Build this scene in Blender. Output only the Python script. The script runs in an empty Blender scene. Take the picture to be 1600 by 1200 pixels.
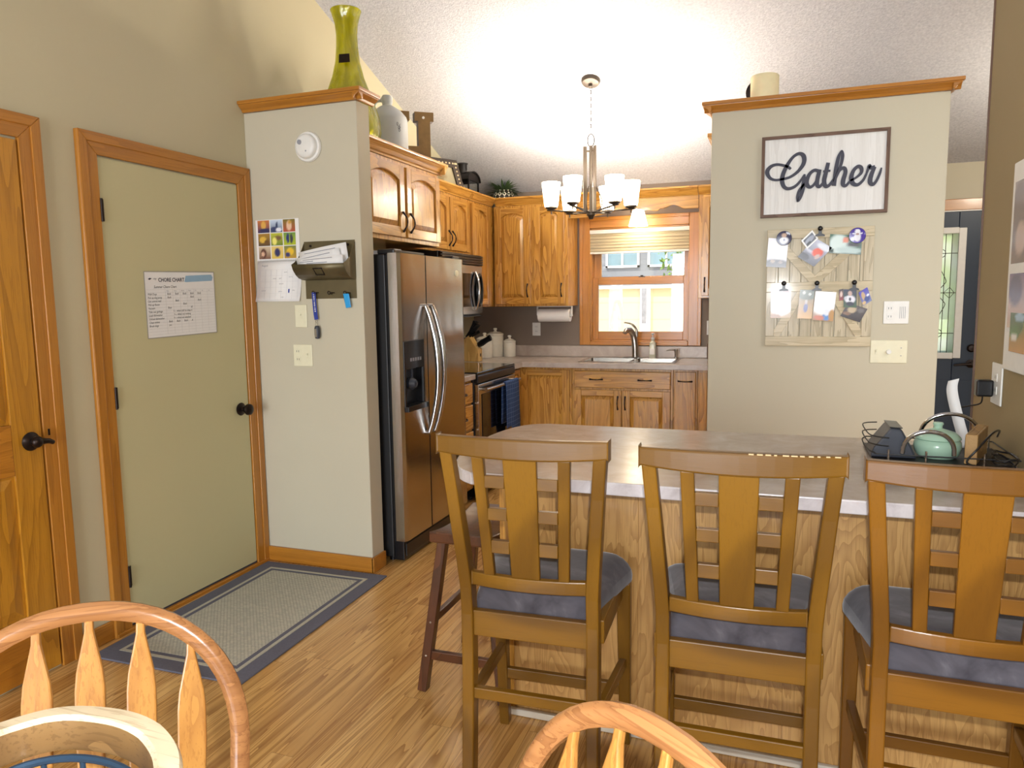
import bpy, math, random
from mathutils import Vector, Matrix
random.seed(7)
col = bpy.context.scene.collection
PI = math.pi
def lin(r, g, b):
    f = lambda c: (c/255/12.92) if c/255 <= .04045 else ((c/255+.055)/1.055)**2.4
    return (f(r), f(g), f(b), 1)

# ------------------------------------------------------------------ materials
class NT:
    def __init__(s, name):
        s.m = bpy.data.materials.new(name); s.m.use_nodes = True
        s.t = s.m.node_tree; s.t.nodes.clear()
        s.out = s.n('ShaderNodeOutputMaterial')
    def n(s, typ, **k):
        nd = s.t.nodes.new(typ)
        for a, v in k.items(): setattr(nd, a, v)
        return nd
    def set(s, nd, **k):
        for a, v in k.items():
            key = a.replace('_', ' ')
            if key in nd.inputs: nd.inputs[key].default_value = v
        return nd
    def l(s, a, b): s.t.links.new(a, b)
    def math(s, op, a, b=None, c=None):
        nd = s.n('ShaderNodeMath', operation=op)
        for i, v in enumerate((a, b, c)):
            if v is None: continue
            if isinstance(v, (int, float)): nd.inputs[i].default_value = v
            else: s.l(v, nd.inputs[i])
        return nd.outputs[0]
    def noise(s, vec, scale=5, detail=2, rough=.5, dist=0):
        nd = s.n('ShaderNodeTexNoise'); nd.inputs['Scale'].default_value = scale
        nd.inputs['Detail'].default_value = detail; nd.inputs['Roughness'].default_value = rough
        nd.inputs['Distortion'].default_value = dist
        if vec is not None: s.l(vec, nd.inputs['Vector'])
        return nd.outputs['Fac']
    def obj(s): return s.n('ShaderNodeTexCoord').outputs['Object']
    def mapping(s, vec, scale):
        nd = s.n('ShaderNodeMapping'); nd.inputs['Scale'].default_value = scale
        s.l(vec, nd.inputs['Vector']); return nd.outputs[0]
    def ramp(s, fac, stops):
        nd = s.n('ShaderNodeValToRGB'); e = nd.color_ramp.elements
        while len(e) < len(stops): e.new(.5)
        for el, (p, c) in zip(e, stops): el.position = p; el.color = c
        s.l(fac, nd.inputs[0]); return nd.outputs[0]
    def mix(s, fac, a, b, mode='MIX'):
        nd = s.n('ShaderNodeMix', data_type='RGBA', blend_type=mode)
        if isinstance(fac, (int, float)): nd.inputs[0].default_value = fac
        else: s.l(fac, nd.inputs[0])
        for i, v in ((6, a), (7, b)):
            if isinstance(v, tuple): nd.inputs[i].default_value = v
            else: s.l(v, nd.inputs[i])
        return nd.outputs[2]
    def bump(s, h, strength=.2, dist=.01):
        nd = s.n('ShaderNodeBump'); nd.inputs['Strength'].default_value = strength
        nd.inputs['Distance'].default_value = dist; s.l(h, nd.inputs['Height']); return nd.outputs[0]
    def bsdf(s, color, rough=.5, metal=0, spec=.5, normal=None, **k):
        p = s.n('ShaderNodeBsdfPrincipled')
        if isinstance(color, tuple): p.inputs['Base Color'].default_value = color
        else: s.l(color, p.inputs['Base Color'])
        if isinstance(rough, (int, float)): p.inputs['Roughness'].default_value = rough
        else: s.l(rough, p.inputs['Roughness'])
        p.inputs['Metallic'].default_value = metal; p.inputs['Specular IOR Level'].default_value = spec
        for a, v in k.items(): p.inputs[a.replace('_', ' ')].default_value = v
        if normal is not None: s.l(normal, p.inputs['Normal'])
        s.l(p.outputs[0], s.out.inputs[0]); return p

def plain(name, rgb, rough=.5, metal=0, spec=.5, var=.06, scale=30, **k):
    t = NT(name); o = t.obj()
    c = lin(*rgb); d = tuple(x*(1-var*2) for x in c[:3])+(1,)
    t.bsdf(t.mix(t.noise(o, scale, 3), c, d), rough, metal, spec, **k); return t.m

def wood(name, light, dark, axis='z', across=9, along=.9, rings=5.5, rough=.32, pore=.35, spec=.5, contrast=.75, coat=.25, coat_r=.12):
    t = NT(name); o = t.obj(); ax = 'xyz'.index(axis)
    sc = [across]*3; sc[ax] = along
    n1 = t.noise(t.mapping(o, sc), 1, 2.5, .45, .35)
    r = t.math('FRACT', t.math('MULTIPLY', n1, rings*2)) if rings > 1 else t.math('MULTIPLY_ADD', t.math('SINE', t.math('MULTIPLY', n1, 15)), .5, .5)
    g = t.math('POWER', r, 1.8)
    sp = [260]*3; sp[ax] = 7
    n2 = t.noise(t.mapping(o, sp), 1, 2, .6)
    n3 = t.noise(t.mapping(o, [3, 3, 3]), 1, 2)
    L = lin(*light); D = lin(*dark); M = tuple((a*.6+b*.4) for a, b in zip(L, D))
    c = t.mix(t.math('MULTIPLY', g, contrast), L, D)
    pf = t.math('MULTIPLY', t.math('GREATER_THAN', n2, .58), pore)
    c = t.mix(pf, c, D)
    c = t.mix(t.math('MULTIPLY', n3, .35), c, M)
    nb = t.bump(n2, .06, .002)
    t.bsdf(c, rough, 0, spec, nb, Coat_Weight=coat, Coat_Roughness=coat_r); return t.m

M = {}
OAK = ((206, 152, 68), (126, 74, 22)); 
for a in 'xyz':
    M['oak_'+a] = wood('cabinet oak grain '+a, *OAK, axis=a, rough=.26)
    M['trim_'+a] = wood('trim oak grain '+a, (184, 122, 42), (138, 82, 20), axis=a, across=14, along=.5, rings=3, contrast=.45, rough=.3)
    M['stool_'+a] = wood('stool honey wood '+a, (140, 98, 24), (70, 42, 8), axis=a, across=5, along=1.5, rings=1, contrast=.6, pore=.1, rough=.34, spec=.4, coat=.12, coat_r=.3)
    M['windsor_'+a] = wood('windsor oak '+a, (186, 132, 64), (136, 82, 38), axis=a, across=26, along=1.2, rings=2.5, contrast=.5, rough=.28)
    M['red_'+a] = wood('right stool red wood '+a, (140, 92, 22), (74, 42, 9), axis=a, across=5, along=1.5, rings=1, contrast=.6, pore=.1, rough=.3, spec=.45, coat=.15, coat_r=.25)
M['bow'] = wood('windsor bow oak', (170, 118, 72), (112, 68, 38), axis='x', across=30, along=1.2, rings=2.5, contrast=.6, rough=.24)
M['veneer'] = wood('peninsula veneer', (206, 160, 96), (146, 98, 46), axis='z', across=11, along=2.2, rings=6, contrast=.6, rough=.4)
M['dark_wood'] = wood('dark saddle wood', (92, 52, 30), (52, 27, 16), axis='y', across=8, along=1, rings=2, rough=.28)
M['dark_wood_z'] = wood('dark saddle wood upright', (92, 50, 28), (50, 26, 15), axis='z', across=8, along=1, rings=2, rough=.28)
M['closet'] = wood('closet door oak', (196, 136, 38), (134, 82, 14), axis='z', across=6, along=.8, rings=5, contrast=.55, rough=.3)
M['closet_y'] = wood('closet rail oak', (190, 124, 36), (132, 76, 14), axis='y', across=6, along=.8, rings=5, contrast=.55, rough=.3)
M['frame_brown'] = wood('weathered brown frame', (122, 98, 84), (84, 64, 54), axis='x', across=30, along=3, rings=2, rough=.7, spec=.2)
M['frame_brown_z'] = wood('weathered brown frame upright', (122, 98, 84), (84, 64, 54), axis='z', across=30, along=3, rings=2, rough=.7, spec=.2)
M['barn'] = wood('grey barn plank', (206, 194, 168), (158, 146, 122), axis='z', across=22, along=2.5, rings=2, rough=.75, spec=.2)
M['barn_x'] = wood('grey barn rail', (210, 196, 166), (164, 150, 122), axis='x', across=22, along=2.5, rings=2, rough=.75, spec=.2)
M['white_plank'] = wood('whitewashed plank', (232, 230, 226), (206, 202, 196), axis='z', across=18, along=.8, rings=2, rough=.7, spec=.2, contrast=.5)
M['rim_wood'] = wood('pale worn wood', (236, 220, 186), (150, 110, 66), axis='x', across=7, along=5, rings=2, rough=.35, contrast=.5)
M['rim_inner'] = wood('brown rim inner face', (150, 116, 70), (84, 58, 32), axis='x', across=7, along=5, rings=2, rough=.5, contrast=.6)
M['box_wood'] = wood('light box wood', (178, 140, 84), (140, 100, 52), axis='y', across=10, along=1.5, rings=3, rough=.5)
M['block_wood'] = wood('knife block wood', (220, 182, 112), (176, 132, 66), axis='z', across=10, along=1.5, rings=3, rough=.4)

def paint(name, rgb, rough=.75, bs=.12, sc=220, spec=.25):
    t = NT(name); o = t.obj()
    c = lin(*rgb); d = tuple(x*.94 for x in c[:3])+(1,)
    t.bsdf(t.mix(t.noise(o, 2.2, 2), c, d), rough, 0, spec, t.bump(t.noise(o, sc, 2), bs, .002)); return t.m
M['wall'] = paint('greige wall paint', (198, 190, 168))
M['wall_l'] = paint('warm-lit greige left wall', (200, 190, 158))  # same greige as the partitions, with the warm light put into its colour
M['wall_r'] = paint('tan right wall paint', (158, 140, 104))
M['wall_k'] = paint('taupe kitchen paint', (132, 118, 106))
M['sage'] = paint('sage door paint', (198, 190, 148), .45, .04, 60, .4)
M['navy'] = paint('navy door paint', (26, 40, 60), .4, .03, 60, .4)
def ceiling_mat():
    t = NT('stippled ceiling'); o = t.obj()
    n = t.noise(o, 70, 4, .65); v = t.n('ShaderNodeTexVoronoi'); v.inputs['Scale'].default_value = 95
    t.l(o, v.inputs['Vector'])
    h = t.math('ADD', n, t.math('MULTIPLY', v.outputs['Distance'], .6))
    c = t.ramp(n, [(.3, lin(178, 178, 184)), (.7, lin(208, 207, 210))])
    t.bsdf(c, .9, 0, .1, t.bump(h, .4, .008)); return t.m
M['ceiling'] = ceiling_mat()
def laminate(name, a, b, c2, rough=.3):
    t = NT(name); o = t.obj()
    n1 = t.noise(o, 9, 5, .65, .6); n2 = t.noise(o, 60, 3, .6)
    c = t.ramp(n1, [(.3, lin(*a)), (.5, lin(*b)), (.7, lin(*c2))])
    c = t.mix(t.math('MULTIPLY', n2, .3), c, lin(*a))
    t.bsdf(c, rough, 0, .5); return t.m
M['laminate'] = laminate('mottled laminate', (168, 154, 144), (182, 169, 159), (194, 183, 175), .22)
M['laminate_edge_sheen'] = laminate('mottled laminate edge with sheen', (176, 166, 166), (206, 198, 198), (226, 220, 220), .3)  # light mauve edge with the bluish daylight sheen put into its colour
def floor_mat():
    t = NT('oak strip floor'); o = t.obj()
    sx = t.n('ShaderNodeSeparateXYZ'); t.l(o, sx.inputs[0])
    w = .0825
    xs = t.math('DIVIDE', sx.outputs[0], w); ix = t.math('FLOOR', xs); fx = t.math('FRACT', xs)
    wn = t.n('ShaderNodeTexWhiteNoise', noise_dimensions='1D'); t.l(ix, wn.inputs['W'])
    ys = t.math('ADD', t.math('DIVIDE', sx.outputs[1], 1.35), t.math('MULTIPLY', wn.outputs[0], 7.3))
    iy = t.math('FLOOR', ys); fy = t.math('FRACT', ys)
    cb = t.n('ShaderNodeCombineXYZ'); t.l(ix, cb.inputs[0]); t.l(iy, cb.inputs[1])
    w2 = t.n('ShaderNodeTexWhiteNoise', noise_dimensions='2D'); t.l(cb.outputs[0], w2.inputs['Vector'])
    off = t.n('ShaderNodeVectorMath', operation='MULTIPLY_ADD'); t.l(w2.outputs['Color'], off.inputs[0])
    off.inputs[1].default_value = (30, 30, 30); t.l(o, off.inputs[2])
    n1 = t.noise(t.mapping(off.outputs[0], (13, .55, 1)), 1, 2.5, .5, .7)
    g = t.math('POWER', t.math('FRACT', t.math('MULTIPLY', n1, 11)), 2)
    n2 = t.noise(t.mapping(off.outputs[0], (230, 6, 1)), 1, 2, .6)
    base = t.ramp(w2.outputs[0], [(0, lin(206, 156, 88)), (.35, lin(216, 168, 98)), (.7, lin(226, 180, 112)), (1, lin(196, 146, 80))])
    c = t.mix(t.math('MULTIPLY', g, .72), base, lin(134, 84, 36))
    c = t.mix(t.math('MULTIPLY', t.math('GREATER_THAN', n2, .6), .22), c, lin(110, 68, 30))
    ex = t.math('MINIMUM', fx, t.math('SUBTRACT', 1, fx)); ey = t.math('MINIMUM', fy, t.math('SUBTRACT', 1, fy))
    gap = t.math('MAXIMUM', t.math('LESS_THAN', ex, .012), t.math('LESS_THAN', ey, .0012))
    c = t.mix(t.math('MULTIPLY', gap, .35), c, lin(96, 60, 28))
    t.bsdf(c, .27, 0, .5, t.bump(gap, -.15, .001), Coat_Weight=.3, Coat_Roughness=.15); return t.m
M['floor'] = floor_mat()
def steel(name, rgb=(186, 180, 172), rough=.24, axis=1, wave=.0):
    t = NT(name); o = t.obj()
    sc = [500, 500, 500]; sc[axis] = 3
    n = t.noise(t.mapping(o, sc), 1, 2, .5)
    lf = t.noise(t.mapping(o, (2, 5, 3.0)), 1, 1)
    h = t.math('ADD', t.math('MULTIPLY', n, .012), t.math('MULTIPLY', lf, wave))
    r = t.math('ADD', t.math('MULTIPLY', n, .1), rough-.05)
    t.bsdf(lin(*rgb), r, 1, .5, t.bump(h, .5, .02), Anisotropic=.6); return t.m
M['steel'] = steel('brushed stainless', wave=.35, rough=.2)
M['steel_small'] = steel('stainless small', rough=.2)
M['chrome'] = plain('polished chrome', (205, 205, 208), .12, 1)
M['nickel'] = plain('brushed nickel', (186, 178, 168), .28, 1)
M['bronze'] = plain('oiled bronze', (44, 34, 30), .35, .7)
M['pewter'] = plain('dark pewter', (66, 56, 46), .4, .45)
M['black'] = plain('black plastic', (20, 20, 23), .3)
M['black_matt'] = plain('black metal', (26, 24, 24), .5)
M['black_gloss'] = plain('black ceramic glass', (12, 12, 14), .06, 0, .6)
M['black_frame'] = plain('black lantern metal', (30, 25, 24), .45, .3)
M['charcoal'] = plain('charcoal plastic', (58, 62, 72), .4)
M['white'] = plain('white plastic', (236, 234, 228), .4)
M['trim_white'] = plain('white trim', (235, 232, 225), .5)
M['ivory'] = plain('ivory plate', (232, 226, 196), .4)
M['paper'] = plain('white paper', (236, 233, 230), .7, var=.02)
M['print_grey'] = plain('grey print', (150, 150, 156), .7)
M['ink'] = plain('black ink', (38, 36, 40), .7)
M['blue_banner'] = plain('pale blue banner', (150, 182, 206), .6)
M['letter_black'] = plain('charcoal lettering', (58, 58, 72), .6)
M['stoneware'] = plain('grey stoneware', (196, 198, 196), .3, var=.04, scale=8)
M['cream'] = plain('cream ceramic', (246, 242, 230), .22)
M['mint'] = plain('mint glaze', (172, 206, 182), .22, var=.03)
M['candle'] = plain('ivory wax', (238, 224, 180), .55, Subsurface_Weight=.2)
M['galv'] = plain('aged galvanised metal', (118, 106, 76), .45, .55, var=.2, scale=14)
M['blue_strap'] = plain('blue woven strap', (44, 62, 150), .7)
M['sky_tag'] = plain('bright blue tag', (44, 160, 226), .4)
M['blue_metal'] = plain('slate blue metal', (52, 78, 104), .35, .4)
M['leaf'] = plain('green foliage', (92, 118, 70), .6, var=.3, scale=40)
M['leaf_bright'] = plain('bright green foliage', (120, 150, 60), .6, var=.25, scale=40)
M['rug_grey'] = plain('slate rug border', (112, 112, 124), .95, var=.15, scale=160, spec=.1)
M['rug_light'] = plain('pale rug stripe', (200, 196, 178), .95, var=.2, scale=200, spec=.1)
def rug_field():
    t = NT('basket weave rug'); o = t.obj()
    b = t.n('ShaderNodeTexBrick'); t.l(o, b.inputs['Vector'])
    b.inputs['Scale'].default_value = 1; b.inputs['Brick Width'].default_value = .018; b.inputs['Row Height'].default_value = .011
    b.inputs['Mortar Size'].default_value = .0016; b.inputs['Mortar Smooth'].default_value = .8
    b.inputs['Color1'].default_value = lin(214, 210, 190); b.inputs['Color2'].default_value = lin(196, 194, 178)
    b.inputs['Mortar'].default_value = lin(112, 112, 112)
    c = t.mix(t.math('MULTIPLY', t.noise(o, 240, 2), .35), b.outputs['Color'], lin(120, 118, 108))
    t.bsdf(c, .95, 0, .1, t.bump(b.outputs['Fac'], -.4, .003)); return t.m
M['rug_field'] = rug_field()
def suede():
    t = NT('grey suede'); o = t.obj()
    n = t.noise(o, 7, 4, .6, .8)
    c = t.ramp(n, [(.3, lin(66, 62, 68)), (.55, lin(90, 86, 92)), (.75, lin(124, 120, 126))])
    p = t.bsdf(c, .85, 0, .2, t.bump(t.noise(o, 14, 3), .12, .01), Sheen_Weight=.5, Sheen_Roughness=.4); return t.m
M['suede'] = suede()
def towel():
    t = NT('blue check towel'); o = t.obj()
    s = t.n('ShaderNodeSeparateXYZ'); t.l(o, s.inputs[0])
    fy = t.math('LESS_THAN', t.math('FRACT', t.math('MULTIPLY', s.outputs[1], 28)), .12)
    fz = t.math('LESS_THAN', t.math('FRACT', t.math('MULTIPLY', s.outputs[2], 28)), .12)
    c = t.mix(t.math('MULTIPLY', t.math('MAXIMUM', fy, fz), .5), lin(52, 72, 112), lin(110, 130, 168))
    t.bsdf(c, .95, 0, .1, t.bump(t.noise(o, 300, 2), .3, .003)); return t.m
M['towel'] = towel()
def emit(name, rgb, s, k=0):
    t = NT(name); o = t.obj(); e = t.n('ShaderNodeEmission')
    c = lin(*rgb); t.l(t.mix(t.noise(o, 12, 1), c, tuple(x*.97 for x in c[:3])+(1,)), e.inputs[0]); e.inputs[1].default_value = s
    if k:
        d = t.n('ShaderNodeBsdfPrincipled'); d.inputs['Base Color'].default_value = (.9, .88, .84, 1); d.inputs['Roughness'].default_value = .25
        a = t.n('ShaderNodeAddShader'); t.l(e.outputs[0], a.inputs[0]); t.l(d.outputs[0], a.inputs[1]); t.l(a.outputs[0], t.out.inputs[0])
    else: t.l(e.outputs[0], t.out.inputs[0])
    return t.m
M['shade_glow'] = emit('lit frosted glass', (255, 236, 204), 15.0, 1)
def pane(name, tint=(1, 1, 1, 1), refl=.08, rough=.0):
    t = NT(name); a = t.n('ShaderNodeBsdfTransparent'); a.inputs[0].default_value = tint
    g = t.n('ShaderNodeBsdfGlossy'); g.inputs['Roughness'].default_value = rough
    lw = t.n('ShaderNodeLayerWeight'); lw.inputs[0].default_value = .3
    f = t.math('ADD', t.math('MULTIPLY', lw.outputs['Facing'], .25), refl)
    mx = t.n('ShaderNodeMixShader'); t.l(f, mx.inputs[0]); t.l(a.outputs[0], mx.inputs[1]); t.l(g.outputs[0], mx.inputs[2])
    t.l(mx.outputs[0], t.out.inputs[0]); return t.m
M['glass'] = pane('clear pane', refl=.05)
M['dark_glass'] = plain('dark oven glass', (14, 14, 18), .08, 0, .6)
def vase_glass():
    t = NT('chartreuse crackle glass'); o = t.obj()
    st = t.noise(t.mapping(o, (26, 26, 3)), 1, 3, .6, .6)
    c = t.ramp(st, [(.3, (.66, .64, .01, 1)), (.52, (.84, .83, .03, 1)), (.75, (.97, .96, .2, 1))])
    a = t.n('ShaderNodeBsdfTransparent'); t.l(c, a.inputs[0])
    tr = t.n('ShaderNodeBsdfTranslucent'); t.l(c, tr.inputs[0])
    g = t.n('ShaderNodeBsdfGlossy'); g.inputs['Roughness'].default_value = .06
    bn = t.bump(st, .5, .02); t.l(bn, g.inputs['Normal'])
    m1 = t.n('ShaderNodeMixShader'); m1.inputs[0].default_value = .3
    t.l(a.outputs[0], m1.inputs[1]); t.l(tr.outputs[0], m1.inputs[2])
    lw = t.n('ShaderNodeLayerWeight'); lw.inputs[0].default_value = .35; t.l(bn, lw.inputs['Normal'])
    f = t.math('ADD', t.math('MULTIPLY', lw.outputs['Fresnel'], .5), .06)
    m2 = t.n('ShaderNodeMixShader'); t.l(f, m2.inputs[0]); t.l(m1.outputs[0], m2.inputs[1]); t.l(g.outputs[0], m2.inputs[2])
    t.l(m2.outputs[0], t.out.inputs[0]); return t.m
M['vase'] = vase_glass()
def leaded():
    t = NT('leaded privacy glass'); o = t.obj()
    n = t.noise(o, 4, 2)
    c = t.ramp(n, [(.35, lin(255, 255, 246)), (.6, lin(238, 246, 214)), (.75, lin(255, 255, 252))])
    a = t.n('ShaderNodeBsdfTransparent'); t.l(c, a.inputs[0]); 
    d = t.n('ShaderNodeBsdfTranslucent'); t.l(c, d.inputs[0])
    m1 = t.n('ShaderNodeMixShader'); m1.inputs[0].default_value = .5; t.l(a.outputs[0], m1.inputs[1]); t.l(d.outputs[0], m1.inputs[2])
    t.l(m1.outputs[0], t.out.inputs[0]); return t.m
M['leaded'] = leaded()
def fabric_shade():
    t = NT('cellular shade fabric'); o = t.obj()
    d = t.n('ShaderNodeBsdfDiffuse'); d.inputs[0].default_value = lin(206, 194, 166)
    e = t.n('ShaderNodeBsdfTranslucent'); e.inputs[0].default_value = lin(206, 194, 160)
    s = t.n('ShaderNodeSeparateXYZ'); t.l(o, s.inputs[0])
    w = t.math('SINE', t.math('MULTIPLY', s.outputs[2], 420)); b = t.bump(w, .3, .004)
    t.l(b, d.inputs['Normal'])
    m1 = t.n('ShaderNodeMixShader'); m1.inputs[0].default_value = .25; t.l(d.outputs[0], m1.inputs[1]); t.l(e.outputs[0], m1.inputs[2])
    t.l(m1.outputs[0], t.out.inputs[0]); return t.m
M['shade_fabric'] = fabric_shade()
def vcol(name, rough=.35):
    t = NT(name); a = t.n('ShaderNodeAttribute'); a.attribute_name = 'Col'
    t.bsdf(a.outputs['Color'], rough, 0, .5); return t.m
M['photo'] = vcol('photo print', .22)
M['photo_matt'] = vcol('calendar print', .6)
def siding(name, rgb, step, dark=.8):
    t = NT(name); o = t.obj(); s = t.n('ShaderNodeSeparateXYZ'); t.l(o, s.inputs[0])
    f = t.math('LESS_THAN', t.math('FRACT', t.math('DIVIDE', s.outputs[2], step)), .08)
    c = lin(*rgb); t.bsdf(t.mix(f, c, tuple(x*dark for x in c[:3])+(1,)), .8, 0, .2); return t.m
M['siding'] = siding('grey lap siding', (112, 114, 116), .18)
M['garage'] = siding('tan garage door panel', (198, 180, 138), .55, .85)
M['ground'] = plain('pale concrete drive', (214, 210, 204), .9, var=.05, scale=3)
M['ext_glass'] = plain('neighbour window glass', (120, 150, 160), .1, 0, .8, var=.3, scale=1.5)
M['stone'] = plain('grey stone veneer', (150, 148, 150), .9, var=.4, scale=6)

# ------------------------------------------------------------------ mesh builder
WM = {}
def wm(o): return WM.get(o.name, Matrix.Identity(4)) if o else Matrix.Identity(4)
class MB:
    def __init__(s): s.v = []; s.f = []; s.mi = []; s.c = None
    def add(s, vs, fs, mi=0):
        b = len(s.v); s.v += [tuple(p) for p in vs]; s.f += [tuple(b+i for i in f) for f in fs]; s.mi += [mi]*len(fs); return s
    def box(s, x0, x1, y0, y1, z0, z1, mi=0):
        x0, x1 = min(x0, x1), max(x0, x1); y0, y1 = min(y0, y1), max(y0, y1); z0, z1 = min(z0, z1), max(z0, z1)
        return s.add([(x0,y0,z0),(x1,y0,z0),(x1,y1,z0),(x0,y1,z0),(x0,y0,z1),(x1,y0,z1),(x1,y1,z1),(x0,y1,z1)],
              [(3,2,1,0),(4,5,6,7),(0,1,5,4),(1,2,6,5),(2,3,7,6),(3,0,4,7)], mi)
    def bar(s, p0, p1, w, d, up=(0,0,1), w1=None, d1=None, mi=0):
        p0 = Vector(p0); p1 = Vector(p1); t = (p1-p0).normalized(); u = Vector(up)
        if abs(t.dot(u)) > .98: u = Vector((0,1,0))
        a = t.cross(u).normalized(); b = a.cross(t).normalized(); vs = []
        for p, ww, dd in ((p0, w, d), (p1, w1 or w, d1 or d)):
            for i, j in ((-1,-1),(1,-1),(1,1),(-1,1)): vs.append(p+a*(ww/2*i)+b*(dd/2*j))
        return s.add(vs, [(3,2,1,0),(4,5,6,7),(0,1,5,4),(1,2,6,5),(2,3,7,6),(3,0,4,7)], mi)
    def tube(s, pts, r, n=8, closed=False, mi=0, flat=1.0, up=None):
        pts = [Vector(p) for p in pts]; m = len(pts); rs = r if isinstance(r, (list, tuple)) else [r]*m
        vs = []; prev = None
        for i, p in enumerate(pts):
            q0 = pts[(i-1) % m] if (closed or i > 0) else p; q1 = pts[(i+1) % m] if (closed or i < m-1) else p
            t = (q1-q0).normalized()
            if up is not None: a = t.cross(Vector(up)); 
            elif prev is None: a = t.orthogonal()
            else: a = prev-t*prev.dot(t)
            if a.length < 1e-6: a = t.orthogonal()
            a.normalize(); b = t.cross(a); prev = a
            for k in range(n):
                an = 2*PI*(k+.5)/n; vs.append(p+a*(math.cos(an)*rs[i])+b*(math.sin(an)*rs[i]*flat))
        fs = []
        for i in range(m if closed else m-1):
            j = (i+1) % m
            for k in range(n): fs.append((i*n+k, i*n+(k+1) % n, j*n+(k+1) % n, j*n+k))
        if not closed: fs += [tuple(range(n-1, -1, -1)), tuple((m-1)*n+k for k in range(n))]
        return s.add(vs, fs, mi)
    def cyl(s, p0, p1, r0, r1=None, n=20, mi=0): return s.tube([p0, p1], [r0, r0 if r1 is None else r1], n, mi=mi)
    def lathe(s, prof, c=(0,0,0), n=32, mi=0, axis='z', fn=None):
        vs = []; fs = []; m = len(prof)
        for r, z in prof:
            for k in range(n):
                a = 2*PI*k/n; rr = max(r, 1e-5)*(fn(a, z) if fn else 1); x, y = rr*math.cos(a), rr*math.sin(a)
                p = (x, y, z) if axis == 'z' else ((z, x, y) if axis == 'x' else (x, -z, y))
                vs.append((c[0]+p[0], c[1]+p[1], c[2]+p[2]))
        for i in range(m-1):
            for k in range(n): fs.append((i*n+k, i*n+(k+1) % n, (i+1)*n+(k+1) % n, (i+1)*n+k))
        return s.add(vs, fs, mi)
    def prism(s, poly, h0, h1, mp, mi=0, mi_side=None):
        n = len(poly); vs = [mp(a, b, h0) for a, b in poly]+[mp(a, b, h1) for a, b in poly]
        s.add(vs, [tuple(range(n-1, -1, -1)), tuple(range(n, 2*n))], mi)
        b = len(s.v)-2*n
        for i in range(n):
            j = (i+1) % n; s.f.append((b+i, b+j, b+n+j, b+n+i)); s.mi.append(mi if mi_side is None else mi_side)
        return s
    def ribbon(s, pts, wid, mp, h0, h1, mi=0):
        L = []; R = []; n = len(pts)
        for i in range(n):
            a = pts[max(i-1, 0)]; b = pts[min(i+1, n-1)]; dx, dy = b[0]-a[0], b[1]-a[1]; l = math.hypot(dx, dy) or 1
            w = wid[i]/2 if isinstance(wid, (list, tuple)) else wid/2
            L.append((pts[i][0]-dy/l*w, pts[i][1]+dx/l*w)); R.append((pts[i][0]+dy/l*w, pts[i][1]-dx/l*w))
        vs = []
        for i in range(n): vs += [mp(*L[i], h0), mp(*R[i], h0), mp(*L[i], h1), mp(*R[i], h1)]
        fs = [(0,1,3,2), ((n-1)*4+1,(n-1)*4,(n-1)*4+2,(n-1)*4+3)]
        for i in range(n-1):
            a = i*4; b = a+4
            fs += [(a,b,b+1,a+1), (a+2,a+3,b+3,b+2), (a,a+2,b+2,b), (a+1,b+1,b+3,a+3)]
        return s.add(vs, fs, mi)
    def sphere(s, c, r, n=14, sc=(1,1,1), mi=0):
        vs = []; fs = []
        for i in range(n+1):
            ph = PI*i/n
            for k in range(n*2):
                th = PI*k/n; vs.append((c[0]+r*sc[0]*max(math.sin(ph),1e-4)*math.cos(th), c[1]+r*sc[1]*max(math.sin(ph),1e-4)*math.sin(th), c[2]+r*sc[2]*math.cos(ph)))
        m = n*2
        for i in range(n):
            for k in range(m): fs.append((i*m+k, i*m+(k+1) % m, (i+1)*m+(k+1) % m, (i+1)*m+k))
        return s.add(vs, fs, mi)
    def text(s, txt, size, mp, h=.0004, shear=0, mi=0, align='LEFT', bold=0):
        c = bpy.data.curves.new('t', 'FONT'); c.body = txt; c.size = size; c.shear = shear; c.align_x = align; c.resolution_u = 2; c.offset = bold
        o = bpy.data.objects.new('t', c); col.objects.link(o)
        bpy.context.view_layer.update()
        me = bpy.data.meshes.new_from_object(o.evaluated_get(bpy.context.evaluated_depsgraph_get()))
        s.add([mp(v.co.x, v.co.y, h) for v in me.vertices], [tuple(p.vertices) for p in me.polygons], mi)
        bpy.data.objects.remove(o); bpy.data.curves.remove(c); bpy.data.meshes.remove(me); return s
    def build(s, name, mats, parent=None, bevel=0, smooth=None, seg=2, local=False, solid=0):
        me = bpy.data.meshes.new(name); o = bpy.data.objects.new(name, me); col.objects.link(o)
        vs = s.v
        if parent is not None and not local:
            iv = wm(parent).inverted(); vs = [tuple(iv @ Vector(p)) for p in vs]
        me.from_pydata(vs, [], s.f)
        mats = mats if isinstance(mats, (list, tuple)) else [mats]
        for m in mats: me.materials.append(M[m] if isinstance(m, str) else m)
        me.polygons.foreach_set('material_index', s.mi)
        if s.c:
            at = me.color_attributes.new('Col', 'FLOAT_COLOR', 'POINT')
            for i, cc in enumerate(s.c): at.data[i].color = cc
        me.validate(); me.update()
        if smooth is None: smooth = not bevel
        if smooth:
            me.polygons.foreach_set('use_smooth', [True]*len(me.polygons)); me.set_sharp_from_angle(angle=math.radians(38))
        if parent is not None: o.parent = parent; WM[o.name] = wm(parent)
        if solid:
            md = o.modifiers.new('solid', 'SOLIDIFY'); md.thickness = solid; md.offset = 0
        if bevel:
            md = o.modifiers.new('bevel', 'BEVEL'); md.width = bevel; md.segments = seg; md.limit_method = 'ANGLE'; md.angle_limit = math.radians(40)
        return o
def tag(o, label, cat, group=None, kind=None):
    o['label'] = label; o['category'] = cat
    if group: o['group'] = group
    if kind: o['kind'] = kind
    return o
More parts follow.
